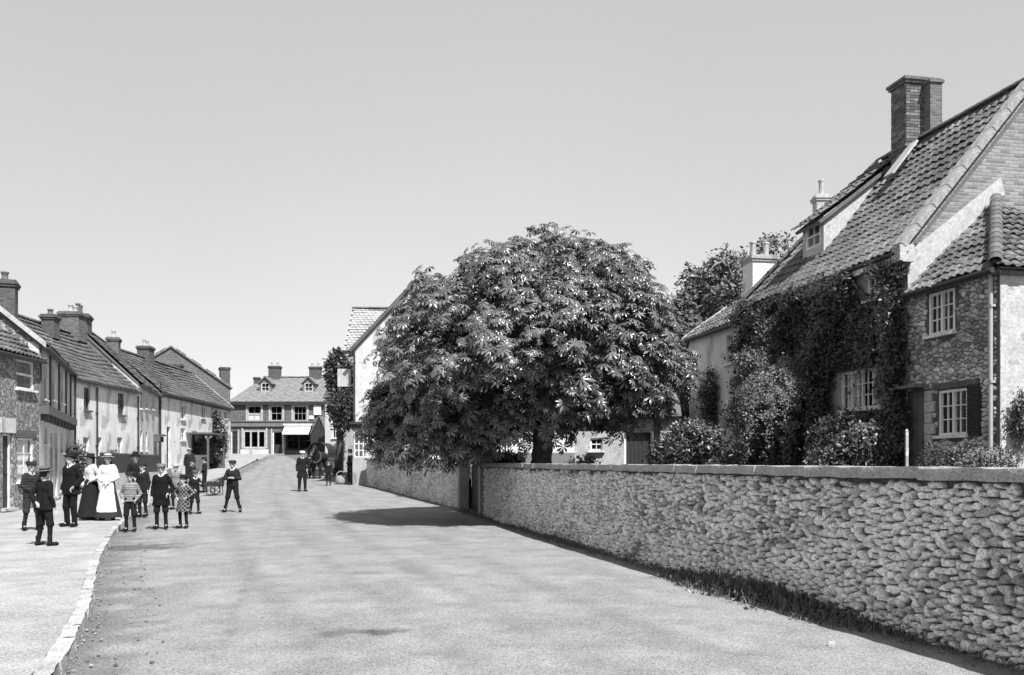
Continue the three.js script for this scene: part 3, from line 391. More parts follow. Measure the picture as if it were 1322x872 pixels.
// ----- shops facing down the street
{
  const d = 84.5, f = new Frame([px2x(297, d), d], [px2x(418, d), d], G(d)), o = thing('shop_building', 'brick shop building with slate roof, two dormers and awning across street end', 'shop', f.pos, 0);
  const L = f.L, E = f.ly(518, 350), RY = f.ly(482, 350), ws = [[319.5, 524, 337, 544], [349, 524, 364.5, 544], [378.5, 524, 396, 544]].map((a) => opn(f, ...a)), shopw = opn(f, 314, 556, 343, 579), d1 = opn(f, 351.5, 557, 365.5, 585), d0 = opn(f, 298, 556, 307, 585), sh = opn(f, 369, 557, 402, 581); d0[1] = d1[1] = .05;
  mesh('wall', wallSheet([[0, -1], [L, -1], [L, E], [0, E]], [...ws, shopw, d0, d1, sh]), M.brick, o); mesh('wall', [box(.28, E + 1, 8, .15, -1, -4.31), box(.28, E + 1, 8, L - .15, -1, -4.31), box(L - .6, E + 1, .3, L / 2, -1, -8.3)], M.brick, o);
  const r = group('roof', o), hp = 1.9; const a = V(-.2, E - .1, .3), b = V(L + .2, E - .1, .3), c = V(L + .1, RY, -4.2), e = V(hp, RY, -4.2), a2 = V(-.2, E - .1, -8.6), b2 = V(L + .2, E - .1, -8.6);
  mesh('slate_slope', poly([a, b, c, e], .1), M.slate, r); mesh('slate_slope', poly([a2, a, e], .1), M.slate, r); mesh('slate_slope', poly([b2, a2, e, c], .1), M.slate, r); mesh('slate_slope', poly([b, b2, c], .1), M.slate, r); mesh('eave_cornice', [box(L + .3, .3, .3, L / 2, E - .36, .16)], M.dark, r); ridgeTiles(r, e, c);
  ws.forEach((w, i) => { windowIn(o, w, { cols: i === 2 ? 3 : 2, rows: 2, set: .08, fw: .1, curtain: i ? 0 : 3, fm: M.offwhite }); mesh('surround', [box(.16, w[3] - w[1], .05, w[0] - .08, w[1], .027), box(.16, w[3] - w[1], .05, w[2] + .08, w[1], .027), box(w[2] - w[0] + .32, .14, .05, (w[0] + w[2]) / 2, w[3], .027)], M.offwhite, o); });
  windowIn(o, shopw, { cols: 1, rows: 1, lights: 3, fw: .13, set: .02, fm: M.offwhite }); windowIn(o, sh, { cols: 2, rows: 2, lights: 2, fw: .1, set: .1, fm: M.dark });
  doorIn(o, d1, { glazed: 1, frame: .1 }); doorIn(o, d0, { frame: .08 });
  mesh('fascia_board', [box(L - .2, .42, .14, L / 2, f.ly(551, 350), .075), box(L - .1, .08, .22, L / 2, f.ly(551, 350) + .43, .11)], M.greywood, o);
  mesh('shop_plinth', box(shopw[2] - shopw[0] + .5, shopw[1] - .12, .09, (shopw[0] + shopw[2]) / 2, .02, .048), M.cream, o);
  for (const [w, h, x, y] of [[.14, shopw[3] - shopw[1] + .2, shopw[0] - .08, shopw[1]], [.14, shopw[3] - shopw[1] + .2, shopw[2] + .08, shopw[1]], [.12, d1[3] + .2, d1[0] - .06, 0], [.12, d1[3] + .2, d1[2] + .06, 0], [.12, d1[3] + .1, d0[2] + .06, 0]]) mesh('pilaster', box(w, h, .07, x, y, .037), M.offwhite, o);
  const aw = group('awning', o), ax0 = f.lx(368), ax1 = f.lx(402), ay = f.ly(550, 380), ay2 = f.ly(560, 380); mesh('awning_cloth', poly([V(ax0, ay2, 1.15), V(ax1, ay2, 1.15), V(ax1, ay, .17), V(ax0, ay, .17)], .02), M.canvas, aw); mesh('valance', box(ax1 - ax0, .14, .02, (ax0 + ax1) / 2, ay2 - .13, 1.16), M.canvas, aw); mesh('roller_box', box(ax1 - ax0 + .2, .16, .2, (ax0 + ax1) / 2, ay, .26), M.paint, aw); mesh('awning_arm', [bar(V(ax0 + .05, ay2, 1.12), V(ax0 + .05, ay2 - .6, .16), .02), bar(V(ax1 - .05, ay2, 1.12), V(ax1 - .05, ay2 - .6, .16), .02)], M.iron, aw);
  for (const px of [336.5, 393.5]) { const x = f.lx(px), g = group('dormer', o), y0 = f.ly(506, px), w = 1.15, z = -1.55, hh = .95; mesh('dormer_front', wallSheet([[x - w / 2, y0], [x + w / 2, y0], [x + w / 2, y0 + hh], [x, y0 + hh + .55], [x - w / 2, y0 + hh]], [[x - .36, y0 + .12, x + .36, y0 + hh - .02]], .1).translate(0, 0, z), M.greywood, g); const q = windowIn(g, [x - .36, y0 + .12, x + .36, y0 + hh - .02], { cols: 2, rows: 2, set: .04, sill: false }); q.name = 'casement'; q.position.z += z; mesh('dormer_cheek', [box(.08, hh - .01, 2, x - w / 2 + .04, y0, z - 1.11), box(.08, hh - .01, 2, x + w / 2 - .04, y0, z - 1.11)], M.slate, g);
    for (const s of [-1, 1]) { const q = [V(x + s * (w / 2 + .15), y0 + hh - .1, z + .18), V(x + s * (w / 2 + .15), y0 + hh - .1, z - 2.2), V(x, y0 + hh + .62, z - 2.2), V(x, y0 + hh + .62, z + .18)]; mesh('dormer_roof', poly(s > 0 ? q : q.reverse(), .07), M.slate, g); } mesh('lead_apron', box(1.9, .04, .7, 0, 0, 0).rotateX(.83).translate(x, y0 - .3, z + .36), M.lead, g); }
  chimney(o, [f.lx(339.5), RY - .3, -4.2], 1.05, .8, f.ly(467, 340) - RY + .3, { pots: 2, m: M.darkbrick, potM: M.pot }); chimney(o, [f.lx(394.5), RY - .3, -4.2], 1.05, .8, f.ly(468, 394) - RY + .3, { pots: 2, m: M.darkbrick, potM: M.pot }); chimney(o, [f.lx(319), RY - 1.1, -3.2], .5, .45, 1.0, { pots: 0, m: M.darkbrick });
  const sg = mesh('sign_board', box(.68, .85, .06, f.lx(410), f.ly(536, 410), .14), M.paint, o); sg.userData.label = 'blank looking white board high on the wall'; mesh('sign_board', box(.42, .32, .06, f.lx(402.5), f.ly(541.5, 402), .14), M.paint, o);
}
{ // dark boarded building beside the shops
  const d = 76, f = new Frame([px2x(401.5, d), d], [px2x(421, d), d], G(d)), o = thing('boarded_shed', 'tall dark boarded shed beside the shop awning behind the cart', 'shed', f.pos, 0), L = f.L, E = f.ly(560, 410), A = f.ly(537, 413);
  const n = 8; for (let i = 0; i < n; i++) { const x0 = i * L / n, xm = x0 + L / n / 2, top = lerp(E, A, 1 - Math.abs(xm / L - .55) / .55); const b = mesh('board', box(L / n - .012, top + .4, .04, 0, -.4, 0), M.dark, o); b.position.set(xm, 0, hash(i, 1, 1) * .01); }
  mesh('shed_frame', [box(L, E + .3, .06, L / 2, -.4, -.08), box(.1, E + .3, 3, .05, -.4, -1.6), box(.1, E + .3, 3, L - .05, -.4, -1.6)], M.dark, o);
  const r = group('roof', o); for (const s of [0, 1]) { const q = [V(s ? L + .1 : -.1, E - .05, .12), V(s ? L + .1 : -.1, E - .05, -3.2), V(L * .55, A + .1, -3.2), V(L * .55, A + .1, .12)]; mesh('slate_slope', poly(s ? q : q.reverse(), .06), M.slate, r); }
}
{ // pale house further right
  const d = 70, f = new Frame([px2x(419.5, d), d], [px2x(470, d), d - .5], G(d) - .2), o = thing('pale_side_house', 'narrow pale rendered house half hidden by ivy beyond the cart', 'house', f.pos, f.turn);
  const w = [[429, 548, 436, 566]].map((a) => opn(f, ...a)); gabled(o, f.L, f.ly(512, 440), 2.6, 2.2, { wallM: M.cream, holes: w, roof: { seed: 27, tl: .34, tw: .3 } }); windowIn(o, w[0], { cols: 2, rows: 2 });
}
// ----- right side, far: gabled white house and tall tiled roof behind it
{
  const d = 46, f = new Frame([px2x(456, d), d], [px2x(616, d), d + .5], G(d)), o = thing('white_gable_house', 'white house with tall plain gable and corner bay behind the chestnut', 'house', f.pos, f.turn), L = f.L, E = f.ly(450, 456), A = f.ly(364, 536), D = 9;
  const ws = [[497.5, 560, 511, 592], [515, 560, 529, 592]].map((a) => opn(f, ...a)), up = opn(f, 530, 450, 548, 490);
  mesh('gable_wall', wallSheet([[0, -.6], [L, -.6], [L, E], [L / 2, A], [0, E]], [...ws, up]), M.cream, o); mesh('wall', [box(.28, E + .6, D - .5, .15, -.6, -D / 2 - .1), box(.28, E + .6, D - .5, L - .15, -.6, -D / 2 - .1), box(L - .6, E + .6, .3, L / 2, -.6, -D + .1)], M.white, o);
  ws.forEach((w) => windowIn(o, w, { cols: 2, rows: 2, set: .06, curtain: 1 })); windowIn(o, up, { cols: 2, rows: 3 });
  const r = group('roof', o), s = (A - E) / (L / 2); slope(o, V(L + .15, E + .1 - .15 * s, .12), V(L + .15, E + .1 - .15 * s, -D), V(L / 2, A + .1, -D), V(L / 2, A + .1, .12), { into: r, seed: 21, tl: .36, tw: .3 }); slope(o, V(-.15, E + .1 - .15 * s, -D), V(-.15, E + .1 - .15 * s, .12), V(L / 2, A + .1, .12), V(L / 2, A + .1, -D), { into: r, seed: 22, tl: .36, tw: .3 });
  for (const q of [-1, 1]) mesh('barge_board', box(Math.hypot(L / 2, A - E) + .3, .16, .05, 0, 0, 0).rotateZ(-q * Math.atan(s)).translate(L / 2 + q * L / 4, (A + E) / 2 - .08, .16), M.timber, r);
  downpipe(o, .06, 0, E, .08);
  { const g = group('hanging_sign', o), xa = f.lx(434), xb = f.lx(451), ya = f.ly(498, 442), yb = f.ly(475, 442); mesh('sign_board', box(xb - xa, yb - ya, .06, (xa + xb) / 2, ya, -.6), M.offwhite, g); mesh('sign_bracket', [bar(V(.1, yb + .12, -.6), V(xa, yb + .12, -.6), .022), bar(V(xa + .1, yb + .12, -.6), V(xa + .1, yb, -.6), .012), bar(V(xb - .1, yb + .12, -.6), V(xb - .1, yb, -.6), .012), bar(V(.05, yb + .6, -.6), V(xa + .3, yb + .12, -.6), .015)], M.iron, g); }
  // corner bay
  const b = group('bay_window', o), bx0 = f.lx(459), bx1 = f.lx(477.5), y0 = f.ly(591, 468), y1 = f.ly(550, 468), w = bx1 - bx0, xc = (bx0 + bx1) / 2; b.userData.label = 'dark glazed shop bay on the house corner';
  mesh('bay_base', box(w + .1, y0 + .5, 1.1, xc, -.5, .56), M.render, b); mesh('bay_roof', [box(w + .4, .12, 1.35, xc, y1 + .02, .62), box(w + .2, .28, 1.2, xc, y1 - .26, .57)], M.dark, b);
  const fr = []; for (let i = 0; i < 4; i++) fr.push(box(.05, y1 - y0 - .26, .06, bx0 + .03 + (w - .06) * i / 3, y0, 1.08)); for (let i = 0; i < 5; i++) fr.push(box(w, .045, .05, xc, y0 + (y1 - y0 - .3) * i / 4, 1.08)); for (const x of [bx0 + .03, bx1 - .03]) for (let i = 0; i < 3; i++) fr.push(box(.05, y1 - y0 - .26, .05, x, y0, .15 + i * .4)); mesh('glazing_bars', fr, M.paint, b); mesh('pane', [new THREE.PlaneGeometry(w - .1, y1 - y0 - .3).translate(xc, (y0 + y1) / 2 - .15, 1.07), new THREE.PlaneGeometry(1, y1 - y0 - .3).rotateY(Math.PI / 2).translate(bx0 + .02, (y0 + y1) / 2 - .15, .55), new THREE.PlaneGeometry(1, y1 - y0 - .3).rotateY(Math.PI / 2).translate(bx1 - .02, (y0 + y1) / 2 - .15, .55)], M.glass, b);
}
{
  const d = 60, f = new Frame([px2x(443.5, d), d], [px2x(560, d), d], G(d)), o = thing('tall_tiled_house', 'tall house showing a plain tiled roof above the white gable', 'house', f.pos, 0), L = f.L, E = f.ly(452, 450);
  gabled(o, L, E, 3.2, 3.1, { wallM: M.render, holes: [], verge: .0, over: .12, roof: { seed: 31, kind: 'plain', tw: .3, tl: .28, mats: tones(.42, [.8, .9, 1, 1.08, 1.15], { t: T.clay, bump: .004 }) } });
}
// ----- right side, near: the creeper-clad house with its wing
const HF = new Frame([6.84, 27.5], [8.38, 19.7], 1.05), HL = HF.L, WL = 10.7;
{
  const f = HF, o = thing('creeper_house', 'large old stone house with steep pantiled roof, tall chimney and creeper clad front', 'house', f.pos, f.turn), E = 6.26 - f.base, hd = 3, rise = 3.58;
  const bayw = opn(f, 1086, 478, 1141, 528), upw = opn(f, 1120, 343, 1139, 386), upw2 = opn(f, 1040, 405, 1056, 440);
  const { roof, y } = gabled(o, HL, E, hd, rise, { wallM: M.render, gableM: M.palebrick, holes: [bayw, upw, upw2], verge: .0, over: .2, hip: 2.25, roof: { parts: 300, seed: 41, sag: .1, tw: .25, tl: .31 } });
  windowIn(o, bayw, { lights: 4, cols: 2, rows: 3, set: .05, curtain: 2, perPane: true, label: 'wide white casement window half hidden by creeper' }); windowIn(o, upw, { lights: 2, cols: 1, rows: 3, set: .05 }); windowIn(o, upw2, { cols: 2, rows: 3 });
  // parapet coping of the gable facing the camera
  const k = rise / hd, n = 9; for (let i = 0; i < n; i++) { const a = lerp(.25, -hd, i / n), b = lerp(.25, -hd, (i + 1) / n), q = (z, dx, dy) => V(HL + dx, y(z) + dy, z); mesh('coping_stone', poly([q(a - .008, -.16, .15), q(a - .008, .16, .15), q(b + .008, .16, .15), q(b + .008, -.16, .15)], .15), M.coping, roof); }
  mesh('kneeler', box(.3, .36, .34, HL + .0, y(.2) - .3, .1), M.lime, o); mesh('eave_board', box(3.2, .17, .05, HL - 1.9, y(.2) - .26, .2), M.paint, o);
  mesh('gable_fillet', poly([V(HL + .02, 4.0, -.004), V(HL + .02, 6.15, -2.0), V(HL + .02, 6.35, -2.35), V(HL + .02, 6.72, -2.25), V(HL + .02, 4.98, -.004)], .06), M.lime, o);
  // brick chimney, brick by brick on the two sides in view
  const c = group('chimney', o), cx = HL - 4.15, cz = -hd, W = .66, D = .86, y0 = E + rise - 1.15, y1 = yAt(106, 24.3) - f.base; c.position.set(cx, y0, cz); const h = y1 - y0;
  mesh('stack_core', box(W - .05, h - .03, D - .05, 0, 0, 0), M.brickcore, c);
  const faceF = (o2, x, yy, j) => { o2.position.set(-W / 2 + x, yy, D / 2 - .022 + j * .6); }, faceR = (o2, x, yy, j) => { o2.position.set(W / 2 - .022 + j * .6, yy, D / 2 - x); o2.rotation.y = Math.PI / 2; }, faceB = (o2, x, yy, j) => { o2.position.set(-W / 2 + x, yy, -D / 2 + .022 + j * .6); }, faceL = (o2, x, yy, j) => { o2.position.set(-W / 2 + .022 + j * .6, yy, D / 2 - x); o2.rotation.y = Math.PI / 2; };
  let nb = brickFace(c, faceF, W, 0, h - .12, 1) + brickFace(c, faceR, D, 0, h - .12, 2); { const tmp = new THREE.Group(); brickFace(tmp, faceB, W, 0, h - .12, 3); brickFace(tmp, faceL, D, 0, h - .12, 4); const gs = tmp.children.map((b) => { b.updateMatrix(); return b.geometry.clone().applyMatrix4(b.matrix); }); mesh('brickwork', gs, M.bricks[2], c).userData.kind = 'stuff'; }
  mesh('oversail_course', [box(W + .14, .075, D + .14, 0, 1.05, 0), box(W + .07, .07, D + .07, 0, .975, 0)], M.bricks[1], c); mesh('oversail_course', [box(W + .1, .07, D + .1, 0, h - .15, 0), box(W + .18, .075, D + .18, 0, h - .08, 0)], M.bricks[1], c);
  mesh('flue', [box(.34, h - .95, .34, W / 2 + .12, .75, -D / 2 + .2), box(.42, .08, .42, W / 2 + .12, h - .22, -D / 2 + .2)], M.brick, c);
  mesh('flashing', poly([V(W / 2 + .03, .22, 1.1), V(W / 2 + .42, .22, 1.1), V(W / 2 + .36, 1.12, .36), V(W / 2 + .03, 1.12, .36)], .05), M.lead, c);
  // dormer
  const g = group('dormer', o), x0 = 2.25, x1 = 3.3, zf = -.72, yb = 7.07 - f.base, yt = 8.08 - f.base; mesh('dormer_front', wallSheet([[x0, yb - .15], [x1, yb - .15], [x1, yt], [x0, yt]], [[x0 + .15, yb + .3, x1 - .15, yt - .1]], .08).translate(0, 0, zf), M.lime, g); const dw = windowIn(g, [x0 + .15, yb + .3, x1 - .15, yt - .1], { cols: 2, rows: 2, set: .03, sill: false }); dw.name = 'casement'; dw.position.z += zf;
  for (const x of [x0 + .04, x1 + .003]) mesh('dormer_cheek', poly([V(x, yb - .15, zf - .003), V(x, y(-2.6) + .1, -2.6), V(x, 8.42, -2.6), V(x, yt, zf - .003)], .08), M.lime, g);
  slope(o, V(x0 - .12, yt - .1, zf + .25), V(x1 + .12, yt - .1, zf + .25), V(x1 + .12, 8.72, -2.8), V(x0 - .12, 8.72, -2.8), { into: g, seed: 44, tw: .25, tl: .31 });
  // wing
  const wE = 5.17 - f.base, wl = opn(f, 1213, 503, 1250, 562), wu = opn(f, 1200, 376, 1233, 431), wd = opn(f, 1174, 506, 1195, 602); wd[1] = .05;
  const wing = group('wing', o);
  const ow = [[HL + .003, -.7], [WL - .003, -.7], [WL - .003, wE], [HL + .003, wE]]; mesh('wall', wallSheet(ow, [wl, wu, wd]).translate(0, 0, -.012), M.mortar, wing);
  rubble(wing, (s, yy) => ({ p: V(HL + s, yy, -.012), n: V(0, 0, 1), e: V(1, 0, 0) }), WL - HL - .06, -.1, wE - .05, { cell: [.13, .08], depth: .022, proud: .008, seed: 77, parts: 0, mats: tones(.46, [.5, .75, .95, 1.1, 1.3, 1.6], { t: T.stone, bump: .01 }), skip: (s, yy) => [wl, wu, wd].some((r) => HL + s > r[0] - .1 && HL + s < r[2] + .1 && yy > r[1] - .1 && yy < r[3] + .07) || (HL + s > wd[2] && HL + s < wd[2] + .28 && yy < wd[3]) });
  const side = wallSheet([[0, -.7], [4, -.7], [4, wE], [0, wE]], []); side.rotateY(Math.PI / 2); side.translate(WL + .015, 0, -.02); mesh('wall', side, M.lime, wing);
  mesh('door_jamb', Array.from({ length: 9 }, (_, i) => box(.2 + .1 * (i % 2), wd[3] / 9 - .012, .05, wd[2] + .12 + .04 * (i % 2), i * wd[3] / 9, .012)), M.lime, wing);
  const wo = (r, q) => { const w = windowIn(wing, r, q); w.name = 'casement'; }; wo(wl, { lights: 2, cols: 2, rows: 3, set: .03, perPane: true, curtain: 0 }); wo(wu, { lights: 2, cols: 2, rows: 3, set: .03, perPane: true }); doorIn(wing, wd, { m: M.greywood, fm: M.greywood, planks: 5 });
  mesh('door_canopy', box(wd[2] - wd[0] + .3, .06, .35, (wd[0] + wd[2]) / 2, wd[3] + .06, .17), M.greywood, wing);
  mesh('window_lintel', box(wl[2] - wl[0] + .5, .12, .05, (wl[0] + wl[2]) / 2 + .08, wl[3] + .03, .02), M.timber, wing);
  { const s = group('shutter', wing); s.position.set(wl[2] + .04, wl[1] - .05, .03); const sg = box(.33, .05, .02, .165, 0, .012).rotateX(.25); mesh('shutter_frame', [box(.04, wl[3] - wl[1] + .1, .035, .02, 0, 0), box(.04, wl[3] - wl[1] + .1, .035, .33, 0, 0), box(.35, .05, .035, .175, 0, 0), box(.35, .05, .035, .175, wl[3] - wl[1] + .05, 0)], M.dark, s); const ns = 15; for (let i = 0; i < ns; i++) { const q = mesh('slat', sg, M.dark, s); q.position.y = .06 + i * (wl[3] - wl[1]) / ns; } }
  downpipe(wing, WL - .12, .2, wE, .08, M.lead);
  const ap = V(HL + .18, 7.2 - f.base, -2), e0 = V(HL + .18, wE - .02, .2), e1 = V(WL + .16, wE - .02, .2), e2 = V(WL + .16, wE - .02, -4.2);
  const wr = group('wing_roof', o); slope(o, e0, e1, ap, ap, { into: wr, parts: 60, seed: 45, tw: .22, tl: .27 }); slope(o, e1, e2, ap, ap, { into: wr, parts: 60, seed: 46, tw: .22, tl: .27 }); ridgeTiles(wr, e1.clone().add(V(0, .04, 0)), ap.clone().add(V(0, .05, 0)), M.tiles[2], .12, .3);
  mesh('gutter', [bar(V(HL + .2, wE - .1, .26), V(WL + .16, wE - .1, .26), .055, 8)], M.iron, wr);
}
{ // next cottage up the garden
  const f = new Frame([6.03, 31.6], [6.82, 27.6], 1.1), o = thing('garden_cottage', 'pale rendered cottage with squat rendered chimney beyond the creeper house', 'cottage', f.pos, f.turn), E = 5.86 - f.base;
  const w = opn(f, 937, 430, 947, 470), w2 = opn(f, 902, 527, 913, 545), dr = opn(f, 868, 520, 884, 560);
  gabled(o, f.L, E, 2.5, 1.75, { wallM: M.white, holes: [w, w2], verge: .12, over: .2, roof: { seed: 51 }, barge: [-.12] }); windowIn(o, w, { cols: 2, rows: 3, set: .05 }); windowIn(o, w2, { cols: 2, rows: 2 });
  chimney(o, [.55, E + .95, -2.3], .75, .85, 1.75, { pots: 2, m: M.white, capM: M.render, potM: M.pot, potH: .5, shoulder: true });
}
{ // stack of a house behind
  const o = thing('rear_house', 'rear house of which only a slim chimney shows behind the dormer', 'house', [px2x(1086, 33), 1.05, -33 - 1.5]); mesh('wall', box(6, 6.2, 5, 2.6, -.3, -1), M.render, o); const r = group('roof', o); for (const s of [0, 1]) { const q = [V(-.6, 5.7, s ? -3.7 : 1.7), V(5.8, 5.7, s ? -3.7 : 1.7), V(5.8, 8.4, -1), V(-.6, 8.4, -1)]; mesh('slate_slope', poly(s ? q.reverse() : q, .08), M.slate, r); } 
  chimney(o, [0, 7.7, -.6], .5, .5, yAt(243, 34) - 1.05 - 7.7, { pots: 1, m: M.lime, potM: M.pot, potH: .6 });
}
{ // low outhouse under the tree
  const d = 30, f = new Frame([px2x(742, d), d], [px2x(872, d), d - .4], 1.12), o = thing('whitewashed_outhouse', 'low whitewashed garden outhouse with dark doorway under the chestnut', 'outhouse', f.pos, f.turn), dr = opn(f, 806, 556, 843, 602), w = opn(f, 762, 566, 778, 582); dr[1] = .03;
  gabled(o, f.L, f.ly(535, 800), 1.4, .9, { wallM: M.lime, holes: [dr, w], roof: { seed: 53 } }); windowIn(o, w, { cols: 2, rows: 2 }); doorIn(o, dr, { planks: 6, set: .2 });
  const p = tag(mesh(numbered('timber_post'), [box(.16, 1.75, .16, 0, 0, 0), box(.2, .06, .2, 0, 1.75, 0)], M.greywood, scene), 'weathered pale timber post standing in garden right of the outhouse', 'post'); p.position.set(px2x(848, 24), gardenY(4, 24), -24);
  const bp = tag(mesh(numbered('timber_post'), [box(.05, 1.2, .05, 0, 0, 0), cyl(.034, .012, .04, 0, 1.2, 0, 4)], M.pot, scene), 'thin pale garden post left of the grey plank door', 'post'); bp.position.set(px2x(1171, 18.2), gardenY(7.7, 18.2) - .05, -18.2);
}
// ---------------------------------------------------------------- roadside stone wall with gateway
const topY = (d) => d < 29.1 ? 1.395 + .0035 * d : lerp(1.497, 1.745, (d - 29.1) / 15);
function wallRun(o, d0, d1, parts, seed) {
  const a = V(wallX(d0), 0, -d0), b = V(wallX(d1), 0, -d1), e = b.clone().sub(a), L = e.length(); e.normalize(); const n = V(e.z, 0, -e.x); if (n.x > 0) n.negate();
  const at = (s) => a.clone().addScaledVector(e, s), dOf = (s) => lerp(d0, d1, s / L), ex = n.clone().cross(V(0, 1, 0)).negate();
  const N = Math.ceil(L / .4), th = .36, P = []; const ring = (i) => { const s = L * i / N, d = dOf(s), p = at(s), yb = G(d) - .25, yt = topY(d); return [p.clone().setY(yb), p.clone().setY(yt), p.clone().addScaledVector(n, -th).setY(yt), p.clone().addScaledVector(n, -th).setY(yb)]; };
  const gs = []; for (let i = 0; i < N; i++) { const A = ring(i), B = ring(i + 1); for (let k = 0; k < 3; k++) gs.push(poly([A[k], A[k + 1], B[k + 1], B[k]].reverse())); } const E0 = ring(0), E1 = ring(N); gs.push(poly(E0), poly(E1.slice().reverse()));
  const core = mesh('mortar_core', gs, M.mortar, o);
  rubble(o, (s, yy) => ({ p: at(s).setY(yy), n, e: ex.clone() }), L, -.08, 1.8, { cell: [.1, .066], depth: .042, seed, parts, top: (s) => topY(dOf(s)) - .01, bottom: (s) => G(dOf(s)) - .02, inView: (s, yy) => { const d = dOf(s); return 661 + F * wallX(d) / d < 1330 && HY + F * (EYE - yy) / d < 890; } });
  let s = 0; const g0 = new THREE.BoxGeometry(1, 1, 1, 6, 2, 3); while (s < L - .15) { // coping slabs
    let w = Math.min(L - s, .62 + .5 * R()); if (L - s - w < .25) w = L - s; const g = g0.clone(), p = g.attributes.position, sd = R() * 99; for (let i = 0; i < p.count; i++) { let x = p.getX(i) * (w - .012), y = p.getY(i) * .1, z = p.getZ(i) * (th + .24); const q = noise3(x * 5 + sd, y * 7, z * 7); if (y > .04) { z *= .96; } p.setXYZ(i, x + (Math.abs(p.getX(i)) < .49 ? 0 : 0), y + .012 * q, z + .018 * q); } const u = g.attributes.uv; for (let i = 0; i < u.count; i++) u.setXY(i, p.getX(i) + sd, p.getY(i) + p.getZ(i));
    g.computeVertexNormals(); const c = mesh('coping_stone', g, M.coping, o), m = at(s + w / 2), d = dOf(s + w / 2); c.position.set(m.x, topY(d) + .05, m.z).addScaledVector(n, -th / 2 + .06); c.quaternion.setFromRotationMatrix(new THREE.Matrix4().makeBasis(e, V(0, 1, 0), e.clone().cross(V(0, 1, 0)))); c.rotateX((R() - .5) * .03); s += w;
  }
}
{ const o = thing('garden_wall', 'long rubble stone garden wall with flat coping along the road foreground', 'wall'); wallRun(o, .8, 25.7, 300, 101); }
{ const o = thing('garden_wall', 'shaded stretch of stone wall beyond the gateway beneath the chestnut', 'wall'); wallRun(o, 29.2, 44.6, 0, 102); }
{ // gateway: two posts and a boarded gate
  const mk = (d, label) => { const p = thing('gate_pier', label, 'gate pier', [wallX(d) + .02, G(d) - .05, -d], .24); const h = topY(d) - G(d) + .1; mesh('shaft', box(.3, h, .3, 0, 0, 0), M.coping, p); mesh('cap', [box(.38, .08, .38, 0, h, 0)], M.coping, p); };
  mk(25.95, 'pale square gate pier on the near side of the dark gateway'); mk(28.95, 'pale square gate pier on the far side of the dark gateway');
  const a = V(wallX(26.2) + .25, 0, -26.2), b = V(wallX(28.7) + .25, 0, -28.7), e = b.clone().sub(a), L = e.length(), o = thing('garden_gate', 'dark boarded double gate closing the gap in the garden wall', 'gate', [a.x, G(27) + .04, a.z], Math.atan2(-e.z, e.x)); const n = 16; for (let i = 0; i < n; i++) { const p = mesh('plank', box(L / n - .012, 1.35 + .02 * hash(i, 2, 2), .03, 0, 0, 0), M.dark, o); p.position.x = (i + .5) * L / n; } mesh('rail', [box(L, .1, .04, L / 2, .2, .035), box(L, .1, .04, L / 2, 1.05, .035)], M.dark, o); mesh('hinge', [box(.5, .05, .02, .3, .22, -.025), box(.5, .05, .02, .3, 1.07, -.025)], M.iron, o);
}
// ---------------------------------------------------------------- plants
function palmate(n = 7) { // horse chestnut leaf: drooping obovate leaflets round one point, unit radius
  const P = [], I = []; for (let i = 0; i < n; i++) { const a = (i / (n - 1) - .5) * 4.6, L = 1 - .42 * Math.abs(i / (n - 1) - .5) * 2, c = Math.cos(a), s = Math.sin(a), b = P.length / 3; const put = (r, w, z) => P.push(s * r + c * w, c * r - s * w, z); put(.03, 0, 0); put(L * .64, -.16 * L, -.2 * L); put(L * .6, 0, -.09 * L); put(L * .64, .16 * L, -.2 * L); put(L, 0, -.46 * L); I.push(b, b + 2, b + 1, b, b + 3, b + 2, b + 1, b + 2, b + 4, b + 2, b + 3, b + 4); }
  const g = new THREE.BufferGeometry(); g.setAttribute('position', new THREE.Float32BufferAttribute(P, 3)); g.setIndex(I); g.computeVertexNormals(); return g;
}
function leafGeo(w = .38, fold = .12) { const g = new THREE.BufferGeometry(); g.setAttribute('position', new THREE.Float32BufferAttribute([0, 0, 0, -w, .45, -fold, 0, .5, 0, w, .45, -fold, 0, 1, -fold * 1.4], 3)); g.setIndex([0, 2, 1, 0, 3, 2, 1, 2, 4, 2, 3, 4]); g.computeVertexNormals(); return g; }
function sprig(n, rnd, spread = 1, w = .3) { // a twig of n leaves, unit size
  const gs = []; for (let i = 0; i < n; i++) { const g = leafGeo(w, .1), s = .35 + .3 * rnd(); g.scale(s, s, s); g.rotateX((rnd() - .5) * 1.6); g.rotateZ((rnd() - .5) * 6.28); g.rotateY((rnd() - .5) * 1.5); g.translate((rnd() - .5) * spread, (rnd() - .5) * spread, (rnd() - .5) * spread * .7); gs.push(g); } const m = mergeGeometries(gs); return m; }
const LP = palmate(), SP = [sprig(7, R), sprig(8, R, 1.1), sprig(9, R, 1.2, .2)];
function scatter(parent, name, geo, m, list) { const o = new THREE.InstancedMesh(geo, m, list.length), q = new THREE.Quaternion(), e = new THREE.Euler(), mx = new THREE.Matrix4(), c = new THREE.Color(); list.forEach((l, i) => { mx.compose(l.p, l.q, V(l.s, l.s, l.s)); o.setMatrixAt(i, mx); c.setRGB(l.c, l.c, l.c); o.setColorAt(i, c); }); o.name = name; o.userData.kind = 'stuff'; parent.add(o); return o; }
const qz = new THREE.Quaternion(); function orient(n, rnd, droop = 0) { const q = new THREE.Quaternion().setFromUnitVectors(V(0, 0, 1), n); return q.multiply(qz.clone().setFromAxisAngle(V(0, 0, 1), rnd() * 6.283)); }
const rdir = (rnd) => { const z = rnd() * 2 - 1, a = rnd() * 6.283, r = Math.sqrt(1 - z * z); return V(r * Math.cos(a), z, r * Math.sin(a)); };
